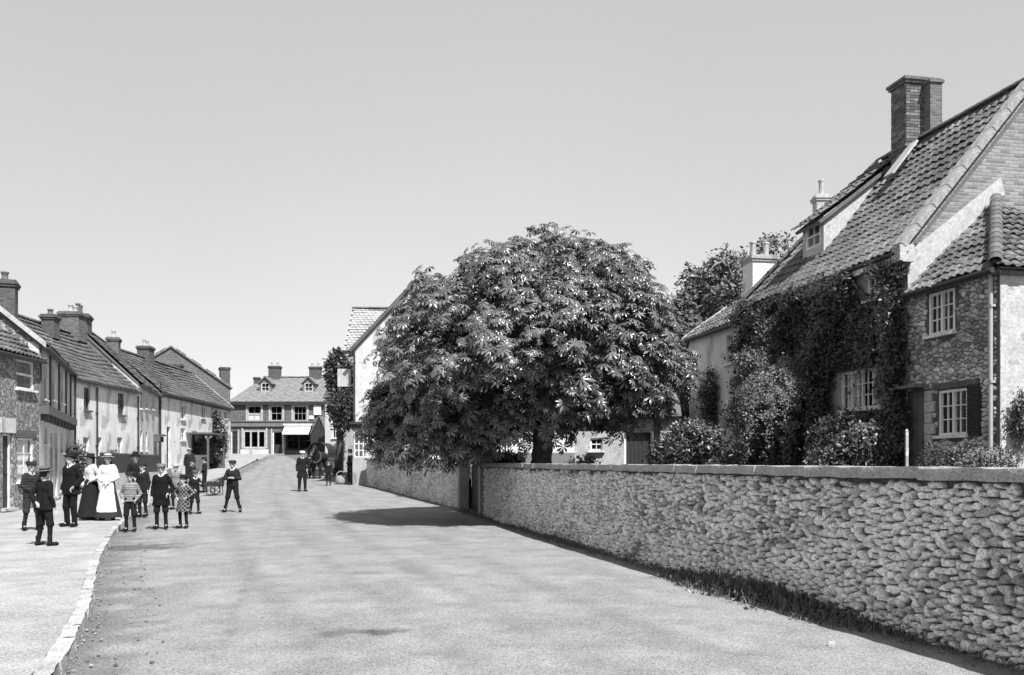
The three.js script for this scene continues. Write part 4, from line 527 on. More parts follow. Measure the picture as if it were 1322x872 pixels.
function limb(pts, r0, r1, seg = 8) { const c = new THREE.CatmullRomCurve3(pts), n = pts.length * 4, g = new THREE.TubeGeometry(c, n, 1, seg), p = g.attributes.position; const cp = []; for (let i = 0; i <= n; i++) cp.push(c.getPointAt(i / n)); for (let i = 0; i < p.count; i++) { const k = Math.floor(i / (seg + 1)), r = lerp(r0, r1, k / n) * (1 + .12 * noise3(k * .7, i, 3)); const v = V(p.getX(i), p.getY(i), p.getZ(i)).sub(cp[k]).multiplyScalar(r).add(cp[k]); p.setXYZ(i, v.x, v.y, v.z); } const u = g.attributes.uv; for (let i = 0; i < u.count; i++) u.setXY(i, u.getY(i) * r0 * 6, u.getX(i) * c.getLength()); g.computeVertexNormals(); return g; }
{ // the horse chestnut
  const d = 23.5, bx = .72, by = gardenY(bx, d), o = thing('chestnut_tree', 'broad spreading horse chestnut tree overhanging the wall and road', 'tree', [bx, by - .1, -d]), rnd = RNG(77), ox = -.3;
  const lefX = curve([[1.6, -2.9], [1.9, -3.3], [2.72, -3.6], [3.9, -3.55], [4.6, -3.3], [5.1, -2.95], [5.7, -2.4], [6.3, -1.65], [6.75, -.8], [7.05, -.3]]), rigX = curve([[1.6, -1.6], [2.0, -.5], [2.3, 1.6], [2.6, 3.1], [3.0, 4.0], [3.9, 4.4], [4.6, 4.4], [5.1, 4.25], [5.7, 3.95], [6.3, 3.45], [6.75, 2.8], [7.05, 1.9]]);
  const tr = [limb([V(0, -.2, 0), V(.02, .6, 0), V(.05, 1.2, .02), V(0, 1.9, 0)], .3, .23, 12)]; for (let i = 0; i < 9; i++) { const a = i / 9 * 6.283 + rnd(), r = 1.6 + 1.2 * rnd(), y = 2.2 + 2.8 * rnd(); tr.push(limb([V(0, 1.5 + .3 * rnd(), 0), V(Math.cos(a) * r * .4, lerp(1.8, y, .5) + .3, Math.sin(a) * r * .4), V(Math.cos(a) * r + ox, y, Math.sin(a) * r)], .12, .03, 7)); } tr.push(limb([V(0, 1.8, 0), V(.1, 3.2, .1), V(-.1, 5, 0)], .2, .05, 8)); mesh('trunk', tr, M.bark, o);
  const crown = group('crown', o), list = [], put = (c, cr, out, n, s0) => { for (let i = 0; i < n; i++) { const dv = rdir(rnd); dv.addScaledVector(out, .6); dv.y += .55; dv.normalize(); const p = c.clone().addScaledVector(dv, cr * (.5 + .6 * rnd())); const nn = dv.clone().multiplyScalar(.55).add(out.clone().multiplyScalar(.3)).add(V(0, .5, 0)).add(rdir(rnd).multiplyScalar(.55)).normalize(); list.push({ p, q: orient(nn, rnd), s: s0 * (.6 + .7 * rnd()), c: .5 + 1.1 * rnd() * rnd() + .2 * rnd() }); } };
  const shell = (y, a, k) => { const L = lefX(y), Q = rigX(y), c = (L + Q) / 2 - bx, w = Math.max(.15, (Q - L) / 2) * k; return V(c + Math.cos(a) * w, y - by + .1, Math.sin(a) * w * .95 * (.5 + .5 * sst(1.6, 3.7, y))); };
  for (let k = 0; k < 380; k++) { const y = 1.75 + 5.25 * k / 380 + .15 * (rnd() - .5), a = k * 2.39996 + rnd() * .6, lump = fbm(Math.cos(a) * 1.7 + 5, y * .75 + Math.sin(a) * 1.7, 2, 0, 3); if (y > 5.6 && rnd() < .3) continue; if (lump < .36 && rnd() < .55) continue; const c = shell(y, a, .6 + .66 * lump), out = V(Math.cos(a), .25 + (y - 3.6) * .25, Math.sin(a)).normalize(); put(c.addScaledVector(out, -.42), .42 + .42 * rnd() * rnd(), out, 40, .2); if (k % 5 === 0 && y < 6.3) put(c.addScaledVector(out, .5), .16 + .14 * rnd(), out, 9, .17); }
  for (let k = 0; k < 260; k++) { const y = 2.5 + 3.6 * rnd(), a = rnd() * 6.283; put(shell(y, a, .8 * Math.sqrt(rnd())), .55, V(Math.cos(a), .4, Math.sin(a)).normalize(), 11, .27); }
  for (let k = 0; k < 110; k++) { const a = rnd() * 6.283, r = Math.sqrt(rnd()); put(V(-2.6 + Math.cos(a) * 1.5 * r, 1.75 + 1.5 * rnd() * rnd() - by, Math.sin(a) * 2.4 * r - .3), .45, V(Math.cos(a) * .4, .6, Math.sin(a)).normalize(), 16, .23); }
  for (let k = 0; k < 60; k++) { const a = rnd() * 6.283, y = 6.25 + .8 * rnd() ** 1.5; put(shell(y, a, .9 * Math.sqrt(rnd())), .2 + .25 * rnd(), V(0, 1, 0), 12, .19); }
  const seen = list.slice().sort((a, b) => a.p.z - b.p.z).reverse(); const top = seen.slice(0, 300), rest = seen.slice(300); top.forEach((l) => { const m = new THREE.Mesh(LP, M.chestnut); m.name = 'leaf'; m.position.copy(l.p); m.quaternion.copy(l.q); m.scale.setScalar(l.s); crown.add(m); }); scatter(crown, 'foliage', LP, M.chestnut, rest);
}
function shrub(name, label, cat, [x, y, z], [rx, ry, rz], n, m, { size = .2, seed = 1, lift = 0, grp, gap = .35, stem = true, wild = .3 } = {}) {
  const o = thing(name, label, cat, [x, y, z], 0, grp), rnd = RNG(seed), list = [[], [], []]; const lobes = Array.from({ length: 9 }, () => ({ d: rdir(rnd), r: .35 + .3 * rnd() }));
  for (let i = 0; i < n; i++) { const l = lobes[Math.floor(rnd() * 9)], dv = rdir(rnd), k = .55 + .5 * Math.sqrt(rnd()); const q = l.d.clone().multiplyScalar(.62).addScaledVector(dv, l.r * k); if (q.length() > 1.05 + wild * rnd()) q.setLength(1); const p = V(q.x * rx, ry + q.y * ry + lift, q.z * rz); if (p.y < 0) p.y *= -.5; const nn = q.clone().normalize().multiplyScalar(.7).add(V(0, .4, 0)).add(rdir(rnd).multiplyScalar(.5)).normalize(); list[i % 3].push({ p, q: orient(nn, rnd), s: size * (.7 + .6 * rnd()), c: .65 + .7 * rnd() }); }
  list.forEach((l, i) => scatter(o, 'foliage', SP[i], m, l));
  if (stem) mesh('stem', Array.from({ length: 6 }, (_, i) => { const a = i * 1.05, t = V(Math.cos(a) * rx * .5, ry * 1.3 + lift, Math.sin(a) * rz * .5); return limb([V(Math.cos(a) * .05, -.1, Math.sin(a) * .05), t.clone().multiplyScalar(.5).add(V(0, .1, 0)), t], .03, .01, 5); }), M.bark, o);
  return o;
}
function tree(name, label, [x, y, z], h, cr, n, m, { size = .5, seed = 1, cy = .62, ry, lobes = 14, grp } = {}) {
  const o = thing(name, label, 'tree', [x, y, z], 0, grp), rnd = RNG(seed), list = [[], [], []], R2 = ry ?? h * .42, LB = Array.from({ length: lobes }, () => ({ d: rdir(rnd), r: .28 + .22 * rnd() }));
  mesh('trunk', [limb([V(0, -.3, 0), V(.1, h * .3, 0), V(0, h * .75, .1)], h * .03, h * .008, 8), ...LB.slice(0, 8).map((l) => limb([V(.05, h * .35, 0), V(l.d.x * cr * .35, h * (cy - .05), l.d.z * cr * .35), V(l.d.x * cr * .7, h * cy + l.d.y * R2 * .6, l.d.z * cr * .7)], h * .012, .02, 6))], M.bark, o);
  for (let i = 0; i < n; i++) { const l = LB[Math.floor(rnd() * lobes)], dv = rdir(rnd), q = l.d.clone().multiplyScalar(.66).addScaledVector(dv, l.r * (.6 + .45 * Math.sqrt(rnd()))); const nn = dv.clone().multiplyScalar(.7).add(V(0, .4, 0)).add(rdir(rnd).multiplyScalar(.4)).normalize(); list[i % 3].push({ p: V(q.x * cr, h * cy + q.y * R2, q.z * cr), q: orient(nn, rnd), s: size * (.7 + .6 * rnd()), c: .65 + .7 * rnd() }); }
  const c = group('crown', o); list.forEach((l, i) => scatter(c, 'foliage', SP[i], m, l)); return o;
}
const at = (px, d, y) => [px2x(px, d), y ?? G(d), -d];
tree('background_tree', 'slender light tree left of the squat chimney above the garden cottage', at(880, 44, 1.2), 8.3, 1.7, 1500, M.far, { seed: 5, ry: 3.2 });
tree('background_tree', 'dense tree directly behind the squat rendered chimney pots', at(938, 46, 1.2), 10.1, 2.8, 2800, M.far, { seed: 6 });
tree('background_tree', 'dark tree rising between squat chimney and steep pantiled roof', at(1018, 48, 1.2), 11.6, 3.0, 2600, M.far, { seed: 7 });
tree('background_tree', 'low spreading tree between chestnut crown and garden cottage', at(905, 42, 1.2), 6.8, 2.7, 2200, M.far, { seed: 8 });
tree('ivy_tree', 'dark ivy covered tree beside the hanging white sign', at(437, 57), 9.0, 1.05, 1700, M.creeper, { size: .45, seed: 9, ry: 2.5, cy: .62, lobes: 7 });
shrub('ivy_bush', 'dark overhanging ivy mass below the hanging white sign', 'ivy', [px2x(442, 57), 3.6, -57], [.75, 1.3, .8], 700, M.creeper, { size: .4, seed: 19, stem: false });
{ // creeper on the house front
  const o = thing('wall_creeper', 'dense dark creeper covering the front of the steep roofed house', 'creeper', HF.pos, HF.turn), rnd = RNG(88), lists = [[], [], []];
  const holes = [HF.rect(1086, 478, 1141, 528), HF.rect(1118, 343, 1139, 386)].map((r) => [r[0] - .16, r[1] - .12, r[2] + .16, r[3] + .1]);
  const topv = (x) => 4.95 + .5 * (fbm(x * .9, 3, 3, 0, 5) - .5) + (x < 4 ? .35 * (4 - x) / 4 : 0) ; let i = 0;
  while (i < 11000) { const x = rnd() * (HL + .1), y = rnd() * 6, z = .04 + .6 * Math.pow(rnd(), 1.3) * sst(.3, .72, fbm(x * 1.5, y * 1.5, 3, 0, 7)) + .1 * rnd() + (y < 2.3 && x < 5.4 ? .2 * rnd() : 0); if (y > topv(x) || x < HL - 1.1 && fbm(x * .9 + 9, y * .9, 3, 0, 17) < .24 + .1 * rnd()) continue; if (holes.some((h) => x > h[0] && x < h[2] && y > h[1] && y < h[3] && !(rnd() < .02))) continue; const nn = V((rnd() - .5) * .8, .35 + (rnd() - .5) * .6, .8).normalize(); lists[i % 3].push({ p: V(x, y, z), q: orient(nn, rnd), s: .11 + .2 * rnd() * rnd() + .04 * rnd(), c: .5 + 1.5 * rnd() * rnd() }); i++; }
  lists.forEach((l, k) => scatter(o, 'foliage', SP[k], M.creeper, l)); mesh('stem', [0.6, 2.4, 3.9, 7.2, 7.7].map((x) => limb([V(x, -.1, .12), V(x + .1, 1.5, .08), V(x - .2, 3, .07), V(x + .2, 4.4, .06)], .05, .015, 6)), M.bark, o);
}
{ // weeping shrub
  const d = 23.6, o = thing('weeping_shrub', 'pale weeping shrub with trailing branches in front of creeper', 'shrub', [px2x(1000, d), gardenY(6.6, d), -d]), rnd = RNG(99), lists = [[], [], []], st = []; const R0 = 1.15;
  for (let k = 0; k < 95; k++) { const a = rnd() * 6.283, r = R0 * (.25 + .75 * Math.sqrt(rnd())), yt = 2.95 - .85 * (r / R0) ** 2 + .2 * rnd() + (Math.cos(a) > 0 ? .25 : 0), len = .6 + 1.5 * rnd(), p0 = V(0, 2.3, 0), p1 = V(Math.cos(a) * r * .6, yt, Math.sin(a) * r * .6), p2 = V(Math.cos(a) * r * 1.02, yt - .2, Math.sin(a) * r * 1.02), p3 = V(Math.cos(a) * r * 1.1, Math.max(.2, yt - len), Math.sin(a) * r * 1.1); const c = new THREE.CatmullRomCurve3([p0, p1, p2, p3]); if (k % 4 === 0) st.push(limb([p0, p1, p2, p3], .012, .004, 4)); for (let i = 0; i < 34; i++) { const p = c.getPoint(.3 + .7 * rnd()).add(rdir(rnd).multiplyScalar(.06)); lists[i % 3].push({ p, q: orient(V(Math.cos(a), .5, Math.sin(a)).add(rdir(rnd).multiplyScalar(.5)).normalize(), rnd), s: .12 * (.7 + .6 * rnd()), c: .7 + .6 * rnd() }); } }
  mesh('stem', [limb([V(.05, -.1, 0), V(-.05, 1.2, 0), V(0, 2.4, 0)], .07, .05, 8), ...st], M.bark, o); lists.forEach((l, k) => scatter(o, 'foliage', SP[k], M.weep, l));
}
shrub('trailing_climber', 'pale trailing climber hanging from the eaves left of dark creeper', 'creeper', at(985, 24.6, 3.7), [.75, .85, .45], 1100, M.weep, { seed: 36, size: .16, stem: false });
shrub('side_climber', 'grey climber on the white end wall at right edge', 'creeper', at(1318, 16.95, 1.75), [.28, .62, .2], 300, M.weep, { seed: 37, size: .13, stem: false });
const gy = (px, d) => gardenY(px2x(px, d), d) - .03;
shrub('garden_shrub', 'large dark shrub behind the wall right of the pale timber post', 'shrub', at(893, 21.5, gy(893, 21.5)), [.9, .75, .7], 1300, M.shrub, { seed: 21, size: .19 });
shrub('garden_shrub', 'wide dark shrub below the white casement window', 'shrub', at(1105, 19.6, gy(1105, 19.6)), [1.1, .84, .6], 1700, M.shrub, { seed: 22, size: .18 });
shrub('garden_shrub', 'round dark shrub under the louvred shutter window', 'shrub', at(1222, 15.9, gy(1222, 15.9)), [.42, .52, .35], 620, M.shrub, { seed: 23, size: .12 });
shrub('garden_shrub', 'lighter fine leaved bush at the corner of the rubble wing', 'shrub', at(1268, 15.4, gy(1268, 15.4)), [.5, .5, .4], 760, M.weep, { seed: 24, size: .11 });
shrub('flowering_plant', 'pale flowering plant above the coping below the weeping shrub', 'plant', at(985, 19, gy(985, 19)), [.22, .22, .2], 160, M.pale, { seed: 25, size: .13 });
shrub('flowering_plant', 'pale spiky plant above the coping left of white post', 'plant', at(1122, 17.2, gy(1122, 17.2)), [.16, .24, .16], 120, M.pale, { seed: 26, size: .12 });
shrub('flowering_plant', 'pale leafy clump below the outhouse window', 'plant', at(752, 24.5, gy(752, 24.5)), [.5, .4, .4], 360, M.pale, { seed: 27, size: .17 });
shrub('flowering_hedge', 'pale leaved bushes on wall top left of the gateway', 'hedge', at(592, 31, 1.35), [.75, .42, .4], 620, M.pale, { seed: 28, size: .2 });
shrub('flowering_hedge', 'pale leaved bush in front of the white gable house windows', 'hedge', at(546, 35, 1.45), [.6, .42, .4], 520, M.pale, { seed: 29, size: .22 });
shrub('garden_shrub', 'dark shrub just above the gateway under the chestnut shade', 'shrub', at(650, 27, gy(650, 27)), [.7, .4, .5], 500, M.shrub, { seed: 30, size: .2 });
shrub('cottage_creeper', 'loose climber on the pale garden cottage wall', 'creeper', at(918, 29.4, 2.4), [.42, 1.05, .3], 420, M.shrub, { seed: 31, size: .17, stem: false });
shrub('street_bush', 'dark bush against whitewashed cottage behind the man in suit', 'bush', at(101, 36, G(36) + .1), [.4, 1.0, .4], 420, M.shrub, { seed: 32, size: .25 });
shrub('street_bush', 'dark bush against whitewashed cottage behind the fence', 'bush', at(148, 40, G(40) + .1), [.6, .75, .5], 420, M.shrub, { seed: 33, size: .25 });
shrub('porch_creeper', 'dark creeper mantling the timber porch of the long cottage', 'creeper', [px2x(252, 61) + .6, G(60) + .35, -61], [1.0, 1.25, 2.4], 1100, M.creeper, { seed: 34, size: .33, stem: false });
shrub('tall_climber', 'tall dark climber reaching the eaves at end of long cottage', 'creeper', [px2x(276, 64) + .2, G(64) + .3, -64], [.55, 1.75, 1.0], 800, M.creeper, { seed: 35, size: .33 });
{ // weeds and grass along the wall foot
  const o = new THREE.Group(); o.name = 'grass_verge'; scene.add(o); tag(o, 'dark grass and weeds growing along the foot of the wall', 'grass', null, 'stuff'); const rnd = RNG(123), P = [], I = [], N = []; const blade = new THREE.BufferGeometry(); blade.setAttribute('position', new THREE.Float32BufferAttribute([-.05, 0, 0, .05, 0, 0, -.035, .5, .06, .035, .5, .06, 0, 1, .28], 3)); blade.setIndex([0, 1, 3, 0, 3, 2, 2, 3, 4]); blade.computeVertexNormals(); const list = [], weeds = [[], [], []];
  for (let i = 0; i < 14000; i++) { const d = 5 + 24 * rnd() ** 1.4, den = fbm(d * .8, 1, 3, 0, 6) * .6 + .9 * Math.exp(-(((d - 10.6) / 1.6) ** 2)); if (rnd() > den * 1.05) continue; const off = .07 + .34 * rnd() * rnd() * (1 + den), x = wallX(d) - off, h = (.05 + .21 * rnd() * den) * (1 - off * 1.1); if (h < .02) continue; list.push({ p: V(x, G(d) + .0, -d), q: new THREE.Quaternion().setFromEuler(new THREE.Euler((rnd() - .5) * .9, rnd() * 6.28, (rnd() - .5) * .9)), s: h * 1.25, c: .6 + .8 * rnd() }); if (i % 6 === 0) weeds[i % 3].push({ p: V(x + .02, G(d) + h * .5, -d), q: orient(V(-.6, .6, .4).add(rdir(rnd).multiplyScalar(.5)).normalize(), rnd), s: .05 + .1 * rnd() * den, c: .6 + .8 * rnd() }); }
  scatter(o, 'grass_blades', blade, M.grass, list); weeds.forEach((w, k) => scatter(o, 'weed_leaves', SP[k], M.shrub, w));
}
{ // loose stones in the gutter and on the road
  const o = new THREE.Group(); o.name = 'loose_gravel'; scene.add(o); tag(o, 'loose gravel and small stones scattered along the gutter', 'gravel', null, 'stuff'); const rnd = RNG(321), g = new THREE.IcosahedronGeometry(1, 1), p = g.attributes.position; for (let i = 0; i < p.count; i++) { const k = 1 + .35 * noise3(p.getX(i) * 1.5 + 4, p.getY(i) * 1.5, p.getZ(i) * 1.5); p.setXYZ(i, p.getX(i) * k, p.getY(i) * k * .6, p.getZ(i) * k); } const gg = mergeVertices(g); gg.computeVertexNormals(); const list = [];
  for (let i = 0; i < 1700; i++) { const d = 5 + 30 * rnd() ** 2, gut = rnd() < .72, x = gut ? kerbX(d) + .03 + .75 * rnd() ** 2 : lerp(kerbX(d) + .3, wallX(d) - .1, rnd()), s = (gut ? .005 + .014 * rnd() ** 3 : .004 + .01 * rnd() ** 5); list.push({ p: V(x, G(d) + .02 * Math.sin(Math.PI * clamp((x - kerbX(d)) / (wallX(d) - kerbX(d)))) + .012 + s * .1, -d), q: orient(V(0, 1, 0), rnd), s, c: .5 + .9 * rnd() }); }
  list.forEach((l) => { l.q = new THREE.Quaternion().setFromAxisAngle(V(0, 1, 0), rnd() * 6.28); }); scatter(o, 'pebbles', gg, mat(.2), list);
}
{ // front garden fence on a low wall before the whitewashed cottages
  const a = V(px2x(128, 36.5), 0, -36.5), b = V(px2x(206, 47), 0, -47), e = b.clone().sub(a), L = e.length(), y0 = G(38) + .1, o = thing('picket_fence', 'dark picket fence on low pale wall before the whitewashed cottage', 'fence', [a.x, y0, a.z], Math.atan2(-e.z, e.x));
  mesh('low_wall', box(L, 1.0, .28, L / 2, -.3, 0), M.lime, o); mesh('rail', [box(L, .07, .05, L / 2, .85, -.03), box(L, .07, .05, L / 2, 1.32, -.03)], M.dark, o); const n = Math.floor(L / .13), g = mergeGeometries([box(.085, .78, .025, 0, .69, .01).toNonIndexed(), cyl(.05, .004, .09, 0, 1.47, .01, 4).toNonIndexed()]); for (let i = 0; i < n; i++) { const p = mesh('picket', g, M.dark, o); p.position.x = (i + .5) * L / n; p.rotation.z = (hash(i, 4, 4) - .5) * .04; }
}
// ---------------------------------------------------------------- figures: smooth distance fields meshed by surface nets
function netMesh(fn, lo, hi, cell, colour) {
  const n = [0, 1, 2].map((k) => Math.ceil((hi[k] - lo[k]) / cell) + 1), [nx, ny, nz] = n, val = new Float32Array(nx * ny * nz); let w = 0;
  for (let k = 0; k < nz; k++) for (let j = 0; j < ny; j++) for (let i = 0; i < nx; i++) val[w++] = fn(lo[0] + i * cell, lo[1] + j * cell, lo[2] + k * cell);
  const id = new Int32Array(nx * ny * nz).fill(-1), P = [], I = [], off = [0, 1, nx, nx + 1, nx * ny, nx * ny + 1, nx * ny + nx, nx * ny + nx + 1], ed = [[0, 1], [2, 3], [4, 5], [6, 7], [0, 2], [1, 3], [4, 6], [5, 7], [0, 4], [1, 5], [2, 6], [3, 7]];
  for (let k = 0; k < nz - 1; k++) for (let j = 0; j < ny - 1; j++) for (let i = 0; i < nx - 1; i++) { const b = i + nx * (j + ny * k); let m = 0; for (let c = 0; c < 8; c++) if (val[b + off[c]] < 0) m |= 1 << c; if (m === 0 || m === 255) continue; let x = 0, y = 0, z = 0, t = 0; for (const [p, q] of ed) { const a = val[b + off[p]], d = val[b + off[q]]; if ((a < 0) === (d < 0)) continue; const f = a / (a - d); x += (p & 1) + f * ((q & 1) - (p & 1)); y += (p >> 1 & 1) + f * ((q >> 1 & 1) - (p >> 1 & 1)); z += (p >> 2) + f * ((q >> 2) - (p >> 2)); t++; } id[b] = P.length / 3; P.push(lo[0] + (i + x / t) * cell, lo[1] + (j + y / t) * cell, lo[2] + (k + z / t) * cell); }
  const quad = (a, b, c, d, f) => { if (a < 0 || b < 0 || c < 0 || d < 0) return; f ? I.push(a, b, c, a, c, d) : I.push(a, c, b, a, d, c); };
  for (let k = 1; k < nz - 1; k++) for (let j = 1; j < ny - 1; j++) for (let i = 1; i < nx - 1; i++) { const b = i + nx * (j + ny * k), s = val[b] < 0; if (s !== val[b + 1] < 0) quad(id[b - nx - nx * ny], id[b - nx * ny], id[b], id[b - nx], s); if (s !== val[b + nx] < 0) quad(id[b - 1 - nx * ny], id[b - 1], id[b], id[b - nx * ny], s); if (s !== val[b + nx * ny] < 0) quad(id[b - 1 - nx], id[b - nx], id[b], id[b - 1], s); }
  const g = new THREE.BufferGeometry(), e = cell * .7, N = [], C = [], U = []; for (let i = 0; i < P.length; i += 3) { const [x, y, z] = [P[i], P[i + 1], P[i + 2]], v = V(fn(x + e, y, z) - fn(x - e, y, z), fn(x, y + e, z) - fn(x, y - e, z), fn(x, y, z + e) - fn(x, y, z - e)).normalize(); N.push(v.x, v.y, v.z); const c = colour ? colour(x, y, z) : 1; C.push(c, c, c); U.push(x + z, y); }
  g.setAttribute('position', new THREE.Float32BufferAttribute(P, 3)); g.setAttribute('normal', new THREE.Float32BufferAttribute(N, 3)); g.setAttribute('uv', new THREE.Float32BufferAttribute(U, 2)); g.setAttribute('color', new THREE.Float32BufferAttribute(C, 3)); g.setIndex(I); return g;
}
const cap = (a, b, ra, rb = ra, kz = 1) => ({ a, b, ra, rb, kz });
function field(prims, k = .03, wr = 0) { const q = prims.map((p) => { const d = [p.b[0] - p.a[0], p.b[1] - p.a[1], (p.b[2] - p.a[2]) / p.kz]; return { ...p, d, l: d[0] ** 2 + d[1] ** 2 + d[2] ** 2 || 1e-9 }; });
  return (x, y, z) => { let r = 9; for (const p of q) { const X = x - p.a[0], Y = y - p.a[1], Z = (z - p.a[2]) / p.kz, t = clamp((X * p.d[0] + Y * p.d[1] + Z * p.d[2]) / p.l), dx = X - t * p.d[0], dy = Y - t * p.d[1], dz = Z - t * p.d[2], s = (Math.sqrt(dx * dx + dy * dy + dz * dz) - (p.ra + (p.rb - p.ra) * t)) * (p.kz < 1 ? p.kz : 1), h = Math.max(k - Math.abs(r - s), 0) / k; r = Math.min(r, s) - h * h * k * .25; } return wr && r < .06 ? r + wr * noise3(x * 16 + 7, y * 9, z * 16) : r; }; }
function bounds(prims, m = .05) { const lo = [9, 9, 9], hi = [-9, -9, -9]; for (const p of prims) for (const [v, r] of [[p.a, p.ra], [p.b, p.rb]]) for (let k = 0; k < 3; k++) { lo[k] = Math.min(lo[k], v[k] - r - m); hi[k] = Math.max(hi[k], v[k] + r + m); } return [lo, hi]; }
function blob(prims, cell, { k = .03, wr = 0, cut, colour } = {}) { const f = field(prims, k, wr), [lo, hi] = bounds(prims); return netMesh(cut ? (x, y, z) => Math.max(f(x, y, z), cut(x, y, z)) : f, lo, hi, cell, colour); }
const skin = mat(.36, { rough: .6, vertexColors: true }), clothM = {}; function cloth(a) { return clothM[a] ??= new THREE.MeshPhysicalMaterial({ color: new THREE.Color().setRGB(a < .08 ? a * .6 : a, a < .08 ? a * .6 : a, a < .08 ? a * .6 : a), map: T.cloth.map, bumpMap: T.cloth.bump, bumpScale: .003, roughness: .95, specularIntensity: .25, vertexColors: true }); }
const POSE = { down: [[.225, 1.11, -.03], [.232, .87, .04]], pockets: [[.285, 1.12, -.07], [.19, .95, .09]], folded: [[.255, 1.13, .03], [.03, 1.16, .17]], behind: [[.26, 1.13, -.12], [.06, .98, -.17]], hips: [[.36, 1.17, -.05], [.18, 1.03, .08]], front: [[.24, 1.12, .02], [.07, .99, .17]], raise: [[.27, 1.14, .06], [.17, 1.22, .26]] };
function handPrims(w, dir, side, s) { // palm, four fingers of unequal length with a knuckle bend, thumb from the side of the palm
  const d = V(...dir).normalize(), across = V(0, 0, 1).addScaledVector(d, -d.z); if (across.length() < .2) across.set(1, 0, 0); across.normalize(); const palmN = across.clone().cross(d).multiplyScalar(side); const o = V(...w), P = [], pt = (a, b, c) => o.clone().addScaledVector(d, a * s).addScaledVector(across, b * s).addScaledVector(palmN, c * s).toArray();
  P.push(cap(pt(-.02, 0, 0), pt(.03, 0, 0), .026 * s, .03 * s), cap(pt(.035, -.02, 0), pt(.085, -.022, 0), .019 * s), cap(pt(.035, .02, 0), pt(.085, .022, 0), .019 * s)); [[-.031, .058], [-.011, .068], [.01, .072], [.03, .064]].forEach(([b, L]) => { const m = pt(.095 + L * .5, b, .012), e = pt(.095 + L * .85, b, .05); P.push(cap(pt(.085, b, 0), m, .0095 * s, .009 * s), cap(m, e, .009 * s, .0075 * s)); }); P.push(cap(pt(.015, .03, 0), pt(.05, .056, .014), .014 * s, .011 * s), cap(pt(.05, .056, .014), pt(.082, .058, .032), .0105 * s, .0085 * s)); return P;
}
function person(label, px, d, H, o = {}) {
  const x = px2x(px, d), y = x < kerbX(d) - .15 ? G(d) + paveH(d) : G(d) + .03, t = thing('person', label, 'person', [x, y, -d], (o.yaw ?? 0) * Math.PI / 180, 'villagers standing in the street'); const S = H / 1.7 * .985; t.scale.setScalar(S);
  const hs = (1.7 / H) ** .5, arms = o.pose ?? 'down', PA = Array.isArray(arms) ? arms : [arms, arms], st = o.stance ?? .1, stride = o.stride ?? 0, lean = o.lean ?? 0, ti = o.twist ?? 0, rise = (yy) => lean * Math.max(0, yy - .9);
  const N0 = [0, 1.455, rise(1.45)], hc = [ti * .02, 1.475 + .115 * hs, .02 + rise(1.6)], legs = [], arm = [], hands = [];
  const torso = [...[-1, 1].flatMap((s) => [cap([s * .06, .9, 0], [s * .052, 1.1, rise(1.1)], .1, .09, .85), cap([s * .052, 1.1, rise(1.1)], [s * .07, 1.3, rise(1.3)], .09, .094, .85), cap([s * .07, 1.3, rise(1.3)], [s * .12, 1.385, rise(1.38)], .09, .05, .9)]), cap([-.12, 1.385, rise(1.38)], [.12, 1.385, rise(1.38)], .052)];
  for (const s of [-1, 1]) { const f = s * stride, hip = [s * .085, .9, 0], kn = [s * (.09 + st * .2), .49, .03 + f * .5], an = [s * (.06 + st * .55), .085, -.01 + f]; legs.push({ s, hip, kn, an, toe: [an[0] + s * .035, .045, an[2] + .15] }); const [e0, w0] = POSE[PA[s < 0 ? 0 : 1]], sh = [s * .165, 1.375, rise(1.37)], el = [s * e0[0], e0[1], e0[2] + rise(e0[1])], wr = [s * w0[0], w0[1], w0[2] + rise(w0[1])]; arm.push({ s, sh, el, wr }); hands.push(handPrims(wr, [wr[0] - el[0], wr[1] - el[1], wr[2] - el[2]], s, .92)); }
  const limbs = (k) => [...legs.flatMap((l) => [cap(l.hip, l.kn, .078 + k, .055 + k), cap(l.kn, l.an, .053 + k, .036 + k)])], armP = (k, end = 1) => arm.flatMap((a) => [cap(a.sh, a.el, .046 + k, .039 + k), cap(a.el, a.wr.map((v, i) => lerp(a.el[i], v, end)), .039 + k, .029 + k)]);
  const [hx, hy, hz] = hc, q = (a, b, c) => [hx + a * hs, hy + b * hs, hz + c * hs];
  const headP = [cap(q(0, .03, -.012), q(0, .03, .0), .083 * hs), cap(q(0, -.02, .015), q(0, -.075, .035), .066 * hs, .042 * hs), cap(q(0, .012, .085), q(0, -.022, .103), .011 * hs, .015 * hs), cap(q(-.012, -.062, .078), q(.012, -.062, .078), .014 * hs), cap(q(-.08, .012, -.008), q(-.082, -.02, -.004), .016 * hs, .011 * hs), cap(q(.08, .012, -.008), q(.082, -.02, -.004), .016 * hs, .011 * hs), cap(q(-.045, .035, .068), q(.045, .035, .068), .016 * hs), cap([0, 1.36, rise(1.38)], q(0, -.07, -.01), .058, .05)];
  const face = (X, Y, Z) => { const a = (X - hx) / hs, b = (Y - hy) / hs, c = (Z - hz) / hs; if (c > .04 && Math.hypot((Math.abs(a) - .031) / .015, (b - .01) / .009) < 1) return .12; if (c > .05 && Math.hypot(a / .026, (b + .064) / .007) < 1) return .5; if (c > .05 && Math.hypot((Math.abs(a) - .032) / .02, (b - .033) / .006) < 1) return .3; return 1; };
  const gs = [blob([...torso, ...limbs(0), ...armP(0), ...legs.map((l) => cap(l.an, l.toe, .036, .026)), cap([0, 1.36, rise(1.38)], [0, 1.5, rise(1.5)], .056)], .02), blob(headP, .009, { k: .022, colour: face }), ...hands.map((h) => blob(h, .0065, { k: .008 }))];
  const body = new THREE.Mesh(mergeGeometries(gs.map((g) => g)), skin); body.name = 'body'; t.add(body);
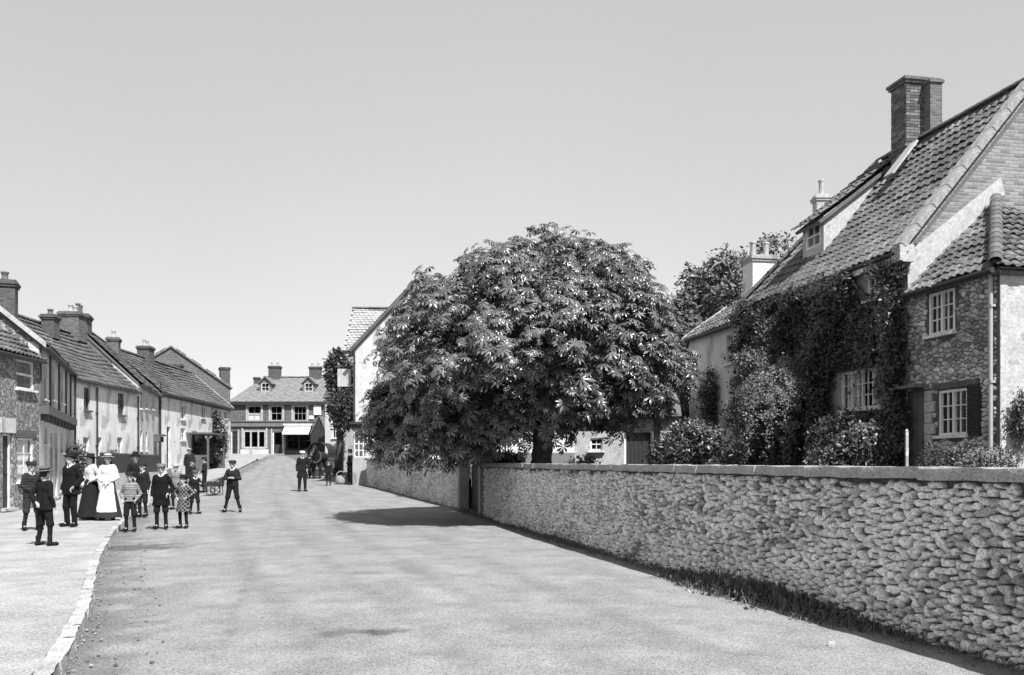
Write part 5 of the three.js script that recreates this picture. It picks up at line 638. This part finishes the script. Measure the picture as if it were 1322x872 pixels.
  const put = (name, g, a, parent = t) => { const m = new THREE.Mesh(g, cloth(a)); m.name = name; t.add(m); return m; }, c = o.wear, cell = .017;
  const hem = c.hem ?? .84; // upper garment
  if (c.top !== undefined) {
    const p = torso.map((v) => ({ ...v, ra: v.ra + .022, rb: v.rb + .022 })), low = Math.min(hem, .9); for (const s of [-1, 1]) p.push(cap([s * .06, 1.0, 0], [s * (hem < .84 ? .085 : .066), low, 0], .112, hem < .84 ? .145 : .128, .9));
    const ft = field(p, .05, .012), fa = field(armP(.013, .93), .015, .011), [lo, hi] = bounds([...p, ...armP(.02)]), kk = .018;
    put(c.topName ?? 'jacket', netMesh((X, Y, Z) => { const A = ft(X, Y, Z), B = fa(X, Y, Z), h = Math.max(kk - Math.abs(A - B), 0) / kk; return Math.max(Math.min(A, B) - h * h * kk * .25, hem - Y, Math.abs(X) < .13 ? Y - 1.475 : -1); }, lo, hi, .0145, c.topC), c.top);
  }
  if (c.trousers !== undefined) { const end = c.knicker ? .44 : .085; const p = legs.flatMap((l) => [cap([l.hip[0], .95, 0], l.hip, .115, .1), cap(l.hip, l.kn, .1, .076), c.knicker ? cap(l.kn, [l.kn[0], .43, l.kn[2]], .078, .07) : cap(l.kn, l.an, .074, .062)]); p.push(cap([-.06, .97, 0], [.06, .97, 0], .125, .125, .85)); put('trousers', blob(p, cell, { k: .03, wr: .007, cut: (X, Y) => Math.max(end - Y, Y - 1.08) }), c.trousers); }
  if (c.stockings !== undefined) put('stockings', blob(legs.flatMap((l) => [cap([l.kn[0], l.kn[1] + .04, l.kn[2]], l.kn, .06, .06), cap(l.kn, l.an, .06, .044)]), cell, { k: .02 }), c.stockings);
  put('boots', blob(legs.flatMap((l) => [cap([l.an[0], .2, l.an[2] - .005], l.an, .052, .05), cap([l.an[0], .045, l.an[2] - .035], l.toe, .046, .04), cap([l.toe[0], .04, l.toe[2] - .06], l.toe, .047, .04)]), .015, { k: .03, cut: (X, Y) => .005 - Y }), c.boots ?? .03);
  if (c.skirt !== undefined) { const b = c.skirtEnd ?? .06, rb = c.skirtR ?? .34; put('skirt', blob([cap([0, 1.05, 0], [0, .92, 0], .125, .17), cap([0, .92, 0], [0, b - .05, 0], .175, rb)], .022, { k: .05, cut: (X, Y) => Math.max(b - Y + .012 * Math.sin(X * 30), Y - 1.08), wr: .0, colour: c.skirtC }).applyMatrix4(new THREE.Matrix4()), c.skirt); }
  if (c.apron !== undefined) { const b = c.apronEnd ?? .2; put('apron', blob([cap([0, 1.05, .012], [0, .92, .012], .135, .187), cap([0, .92, .012], [0, b - .1, .02], .187, .335)], .02, { k: .05, wr: .004, cut: (X, Y, Z) => Math.max(b - Y, Y - 1.07, Math.abs(X) * .75 - Z - .02) }), c.apron); }
  if (c.collar !== undefined) { const g = blob([cap([-.03, 1.455, .0], [.03, 1.455, .0], .062, .062), cap([-.06, 1.435, .05], [-.015, 1.4, .085], .018, .012), cap([.06, 1.435, .05], [.015, 1.4, .085], .018, .012)], .012, { k: .02, cut: (X, Y) => Y - 1.485 }); g.translate(0, 0, rise(1.45)); put('collar', g, c.collar); }
  const hair = blob([cap(q(0, .045, -.02), q(0, .05, -.012), .092 * hs), ...(c.longHair ? [cap(q(0, 0, -.05), q(0, -.16, -.055), .07 * hs, .05 * hs), cap(q(.06, 0, -.03), q(.07, -.12, -.03), .035 * hs), cap(q(-.06, 0, -.03), q(-.07, -.12, -.03), .035 * hs)] : [cap(q(0, .0, -.04), q(0, -.03, -.045), .07 * hs, .055 * hs)])], .012, { k: .03, wr: .004, cut: (X, Y, Z) => Math.max((Z - hz) / hs * .8 - (Y - hy) / hs * .55 - .012, c.longHair ? -9 : (-.06 - (Y - hy) / hs) * hs) }); put('hair', hair, c.hair ?? .05);
  if (c.cap !== undefined) put('cap', blob([cap(q(-.02, .085, -.01), q(.02, .085, -.01), .1 * hs, .1 * hs), cap(q(0, .075, .02), q(0, .075, .03), .098 * hs), cap(q(-.04, .058, .1), q(.04, .058, .1), .032 * hs)].map((p) => p), .012, { k: .03, cut: (X, Y, Z) => Math.max((.052 - (Y - hy) / hs) * hs, ((Y - hy) / hs - .135 - .12 * (.1 - (Z - hz) / hs) * .5) * hs) }), c.cap);
  if (c.hat !== undefined) { const r = c.brim ?? .15, h = c.crown ?? .1, pts = [[0, h], [.07, h], [.088, h - (c.bowler ? .035 : .008)], [.095, .012], [r * .85, .0], [r, c.curl ?? .006], [r, -.006], [r * .85, -.012], [.09, -.004]]; if (c.bowler) pts.splice(1, 1, [.045, h - .004]); const g = new THREE.LatheGeometry(pts.map(([a, b]) => new THREE.Vector2(a * hs, b * hs)), 24); g.scale(1, 1, 1.1); g.rotateX(c.tilt ?? -.1); g.translate(...q(0, .072, -.005)); if (!g.attributes.color) g.setAttribute('color', new THREE.Float32BufferAttribute(new Float32Array(g.attributes.position.count * 3).fill(1), 3)); put('hat', g, c.hat); if (c.band !== undefined) { const b = new THREE.CylinderGeometry(.094 * hs, .098 * hs, .035 * hs, 20, 1, true); b.scale(1, 1, 1.1); b.rotateX(c.tilt ?? -.1); b.translate(...q(0, .1, -.007)); b.setAttribute('color', new THREE.Float32BufferAttribute(new Float32Array(b.attributes.position.count * 3).fill(1), 3)); put('hat_band', b, c.band); } }
  return t;
}
const plaid = (x, y, z) => .55 + .45 * Math.sign(Math.sin(x * 55)) * Math.sign(Math.sin(y * 48)), striped = (x, y) => .75 + .25 * Math.sign(Math.sin(y * 90));
const boyDark = { top: .035, trousers: .035, knicker: true, stockings: .03, cap: .05, collar: .6 };
person('boy in flat cap and tweed jacket standing nearest the flint cottage door', 40, 20, 1.46, { yaw: 50, pose: ['front', 'down'], stance: .14, stride: .08, wear: { top: .07, topC: striped, trousers: .06, knicker: true, stockings: .05, cap: .05, collar: .45 } });
person('boy in dark suit and pale brimmed hat standing with his back turned', 57, 16.4, 1.37, { yaw: 160, pose: ['down', 'behind'], stance: .2, wear: { top: .022, trousers: .025, knicker: true, stockings: .02, hat: .14, brim: .17, crown: .08, band: .04, hem: .8 } });
person('man in black suit and bowler on pavement beside the two women', 91, 21, 1.64, { yaw: -20, pose: ['down', 'pockets'], wear: { top: .02, trousers: .02, hat: .03, bowler: true, brim: .14, crown: .12, curl: .02, collar: .75, hem: .76 } });
person('woman in pale blouse, long dark skirt and dark wide hat', 117, 23.3, 1.62, { yaw: -35, pose: ['front', 'hips'], wear: { top: .62, topName: 'blouse', hem: 1.02, skirt: .03, skirtR: .36, hat: .03, brim: .19, crown: .1, longHair: true } });
person('woman in long white apron and pale hat beside dark skirted woman', 139, 23.2, 1.62, { yaw: 12, pose: ['front', 'front'], wear: { top: .66, topName: 'blouse', hem: 1.02, skirt: .06, skirtR: .37, apron: .75, hat: .5, brim: .16, crown: .09, band: .1, longHair: true } });
person('boy in pale knitted jersey and dark cap standing by kerb', 168, 20.7, 1.29, { yaw: 8, pose: 'pockets', wear: { top: .3, topC: striped, topName: 'jersey', hem: .88, trousers: .03, knicker: true, stockings: .03, cap: .04 } });
person('boy in dark suit behind the boy in pale jersey', 184, 25.4, 1.46, { yaw: -15, pose: 'down', wear: { ...boyDark, collar: .5 } });
person('person in tall dark hat half hidden behind the pale jersey boy', 174.5, 27.5, 1.62, { yaw: 20, pose: 'front', wear: { top: .03, trousers: .03, hat: .03, brim: .16, crown: .13 } });
person('tall boy in long black coat, pale cap and white collar centre of children', 208, 21.4, 1.48, { yaw: 10, pose: ['down', 'pockets'], wear: { top: .018, hem: .62, trousers: .025, knicker: true, stockings: .025, cap: .16, collar: .75 } });
person('small boy in pale jersey and pale cap behind black coated boy', 227, 28.5, 1.36, { yaw: 0, pose: 'down', wear: { top: .3, topName: 'jersey', topC: striped, trousers: .04, knicker: true, stockings: .04, cap: .4 } });
person('little girl in checked dress and dark hat in front of children', 236.5, 21.6, 1.19, { yaw: -10, pose: 'hips', wear: { top: .22, topC: plaid, topName: 'dress_bodice', hem: 1.0, skirt: .2, skirtC: plaid, skirtEnd: .56, skirtR: .25, stockings: .025, hat: .03, brim: .13, crown: .09, longHair: true, collar: .5 } });
person('boy in dark sailor suit with pale collar stepping to the right', 251, 26.6, 1.21, { yaw: 35, pose: ['front', 'raise'], stride: .14, lean: .1, wear: { top: .03, trousers: .03, knicker: true, stockings: .03, collar: .7, cap: .1 } });
person('boy in dark clothes behind the sailor suited boy', 247, 34, 1.42, { yaw: 60, pose: 'down', wear: { ...boyDark, collar: .2 } });
person('man in dark jacket and pale straw hat farthest up the pavement side', 244, 45, 1.66, { yaw: 20, pose: ['down', 'pockets'], wear: { top: .04, trousers: .04, hat: .55, brim: .15, crown: .08, band: .04 } });
person('boy in dark suit seen side on beside the handcart', 264, 38, 1.42, { yaw: -75, pose: 'front', stride: .06, wear: { ...boyDark, collar: .3 } });
person('youth in buttoned dark jacket with folded arms alone on the road', 300, 27.2, 1.5, { yaw: 3, pose: 'folded', stance: .34, wear: { top: .045, trousers: .03, knicker: true, stockings: .035, collar: .65, cap: .05, hem: .88 } });
person('man in long dark coat and white cap walking up mid road', 390, 38.5, 1.68, { yaw: 25, pose: ['down', 'pockets'], stride: .04, wear: { top: .03, hem: .6, trousers: .035, cap: .7, collar: .5 } });
person('child in dark short coat standing between horse and bay window', 424, 44, 1.2, { yaw: -5, pose: 'down', wear: { top: .035, trousers: .03, knicker: true, stockings: .05, cap: .05, collar: .6 } });
person('adult in black standing against the corner bay of white house', 452, 45.2, 1.7, { yaw: -60, pose: 'front', wear: { top: .018, hem: .7, trousers: .02, hat: .03, brim: .14, crown: .11 } });
person('carter in dark clothes beside the horse head', 402, 53.5, 1.62, { yaw: 15, pose: ['raise', 'down'], wear: { top: .04, trousers: .045, cap: .05, collar: .4 } });
person('woman in dark dress and pale hat beyond the horse near pale house', 437, 62, 1.62, { yaw: 0, pose: 'front', wear: { top: .05, topName: 'blouse', hem: 1.02, skirt: .04, hat: .5, brim: .16, crown: .09, longHair: true } });
{ // horse facing the camera
  const d = 53, o = thing('cart_horse', 'dark harnessed cart horse facing down the street', 'horse', at(412, d, G(d) + .02), -.06), P = [cap([0, 1.22, .42], [0, 1.2, -.2], .27, .3), cap([0, 1.2, -.2], [0, 1.26, -.72], .3, .29), cap([0, 1.12, .5], [0, 1.3, .6], .24, .2), cap([0, 1.32, .58], [0, 1.72, .92], .19, .12), cap([0, 1.76, .95], [0, 1.68, 1.1], .115, .105), cap([0, 1.68, 1.1], [0, 1.42, 1.3], .09, .065), cap([.055, 1.84, .9], [.075, 1.98, .92], .03, .012), cap([-.055, 1.84, .9], [-.075, 1.98, .92], .03, .012), cap([0, 1.3, -.95], [0, .75, -1.08], .07, .05)];
  for (const s of [-1, 1]) { P.push(cap([s * .15, 1.05, .48], [s * .16, .62, .46], .12, .07), cap([s * .16, .62, .46], [s * .16, .22, .45], .06, .045), cap([s * .16, .22, .45], [s * .165, .06, .5], .055, .075), cap([s * .16, 1.15, -.75], [s * .17, .82, -.62], .17, .1), cap([s * .17, .82, -.62], [s * .17, .58, -.86], .09, .065), cap([s * .17, .58, -.86], [s * .17, .2, -.82], .06, .045), cap([s * .17, .2, -.82], [s * .17, .06, -.76], .055, .075)); }
  const b = new THREE.Mesh(blob(P, .03, { k: .09, cut: (x, y) => .0 - y, colour: (x, y, z) => Math.hypot(x / .035, (y - 1.6) / .12) < 1 && z > 1.05 ? 6 : 1 }), cloth(.045)); b.name = 'body'; o.add(b);
  mesh('mane', blob([cap([0, 1.5, .6], [0, 1.86, .86], .07, .05), cap([.04, 1.45, .62], [.06, 1.75, .88], .05, .04)], .03, { wr: .01 }), cloth(.02), o); const co = mesh('harness_collar', new THREE.TorusGeometry(.29, .055, 8, 24).scale(.85, 1.2, 1), M.dark, o); co.position.set(0, 1.22, .56); co.rotation.x = -.5; mesh('bridle', [new THREE.TorusGeometry(.1, .012, 6, 20).rotateX(.9).translate(0, 1.56, 1.2), bar(V(-.1, 1.8, .98), V(-.09, 1.56, 1.2), .012), bar(V(.1, 1.8, .98), V(.09, 1.56, 1.2), .012)], M.iron, o);
}
{ // hooded van behind the horse
  const d = 56, o = thing('carrier_cart', 'dark hooded carrier cart behind the horse', 'cart', at(413, d, G(d) + .02), -.06); o.scale.setScalar(.82); mesh('cart_body', [box(1.5, .5, 2.4, 0, .95, -.4), box(1.56, .06, 2.44, 0, 1.45, -.4)], M.timber, o); const hood = []; for (let i = 0; i < 10; i++) { const a0 = Math.PI * i / 10, a1 = Math.PI * (i + 1) / 10, q = (a, z) => V(Math.cos(a) * .78, 1.7 + Math.sin(a) * .75, z); hood.push(poly([q(a0, .7), q(a0, -1.6), q(a1, -1.6), q(a1, .7)].reverse(), .02)); } hood.push(box(.02, .26, 2.3, .77, 1.48, -.45), box(.02, .26, 2.3, -.77, 1.48, -.45)); mesh('hood', hood, M.dark, o);
  for (const s of [-1, 1]) { const w = group('wheel', o); w.position.set(s * .86, .62, -.4); w.rotation.y = Math.PI / 2; mesh('rim', new THREE.TorusGeometry(.58, .04, 8, 32), M.dark, w); mesh('hub', new THREE.CylinderGeometry(.09, .09, .24, 12).rotateX(Math.PI / 2), M.timber, w); const g = bar(V(0, .08, 0), V(0, .56, 0), .022); for (let i = 0; i < 12; i++) { const p = mesh('spoke', g, M.timber, w); p.rotation.z = i / 12 * 6.283; } mesh('shaft', [bar(V(s * .38, 1.0, .7), V(s * .34, 1.1, 3.5), .035)], M.timber, o); }
}
{ // handcart
  const d = 36, o = thing('handcart', 'small dark handcart with long raised shaft on the pavement side', 'handcart', at(276, d, G(d) + .03), 0); mesh('cart_bed', [box(.62, .07, .5, 0, .34, 0), box(.05, .3, .5, .3, .36, 0), box(.62, .12, .04, 0, .4, .24), box(.62, .12, .04, 0, .4, -.24)], M.dark, o); const tip = V(px2x(332, d) - px2x(276, d), yAt(594, d) - G(d) - .03, 0); mesh('shaft', [bar(V(-.3, .36, .1), tip, .022), mesh.length ? new THREE.SphereGeometry(.055, 10, 8).translate(tip.x, tip.y, 0) : null].filter(Boolean), M.timber, o); for (const s of [-1, 1]) { const w = group('wheel', o); w.position.set(-.05, .2, s * .3); mesh('rim', new THREE.TorusGeometry(.18, .02, 8, 24), M.iron, w); const g = bar(V(0, 0, 0), V(0, .18, 0), .012); for (let i = 0; i < 6; i++) { const p = mesh('spoke', g, M.timber, w); p.rotation.z = i * 1.047; } } mesh('prop_leg', [bar(V(.28, .36, .15), V(.3, 0, .15), .02), bar(V(.28, .36, -.15), V(.3, 0, -.15), .02)], M.timber, o);
}
{ const d = 45.6, o = tag(mesh(numbered('wicker_basket'), [new THREE.LatheGeometry([[.0, 0], [.2, 0], [.25, .12], [.27, .3], [.24, .42], [.25, .44], [.21, .43], [.2, .3], [0, .28]].map(([a, b]) => new THREE.Vector2(a, b)), 18), new THREE.TorusGeometry(.22, .022, 6, 18, Math.PI).translate(0, .42, 0)], mat(.45, { t: T.cloth, bump: .02 }), scene), 'pale round basket on the road beside the black clad adult', 'basket'); o.position.set(px2x(440, d), G(d) + .03, -d); }

{ const o = tag(mesh(numbered('road_stone'), stoneFrom([[-.05, -.03], [.02, -.045], [.055, 0], [.03, .04], [-.03, .035]], .035, RNG(4)).rotateX(-Math.PI / 2).scale(.8, .8, .8), M.pot, scene), 'single pale stone lying on the road edge before the grass verge', 'stone'); o.position.set(px2x(1073, 7.85), G(7.8) + .035, -7.85); }
scene.traverse((o) => { if (o.isMesh) { o.castShadow = true; o.receiveShadow = true; } });
renderer.render(scene, camera);
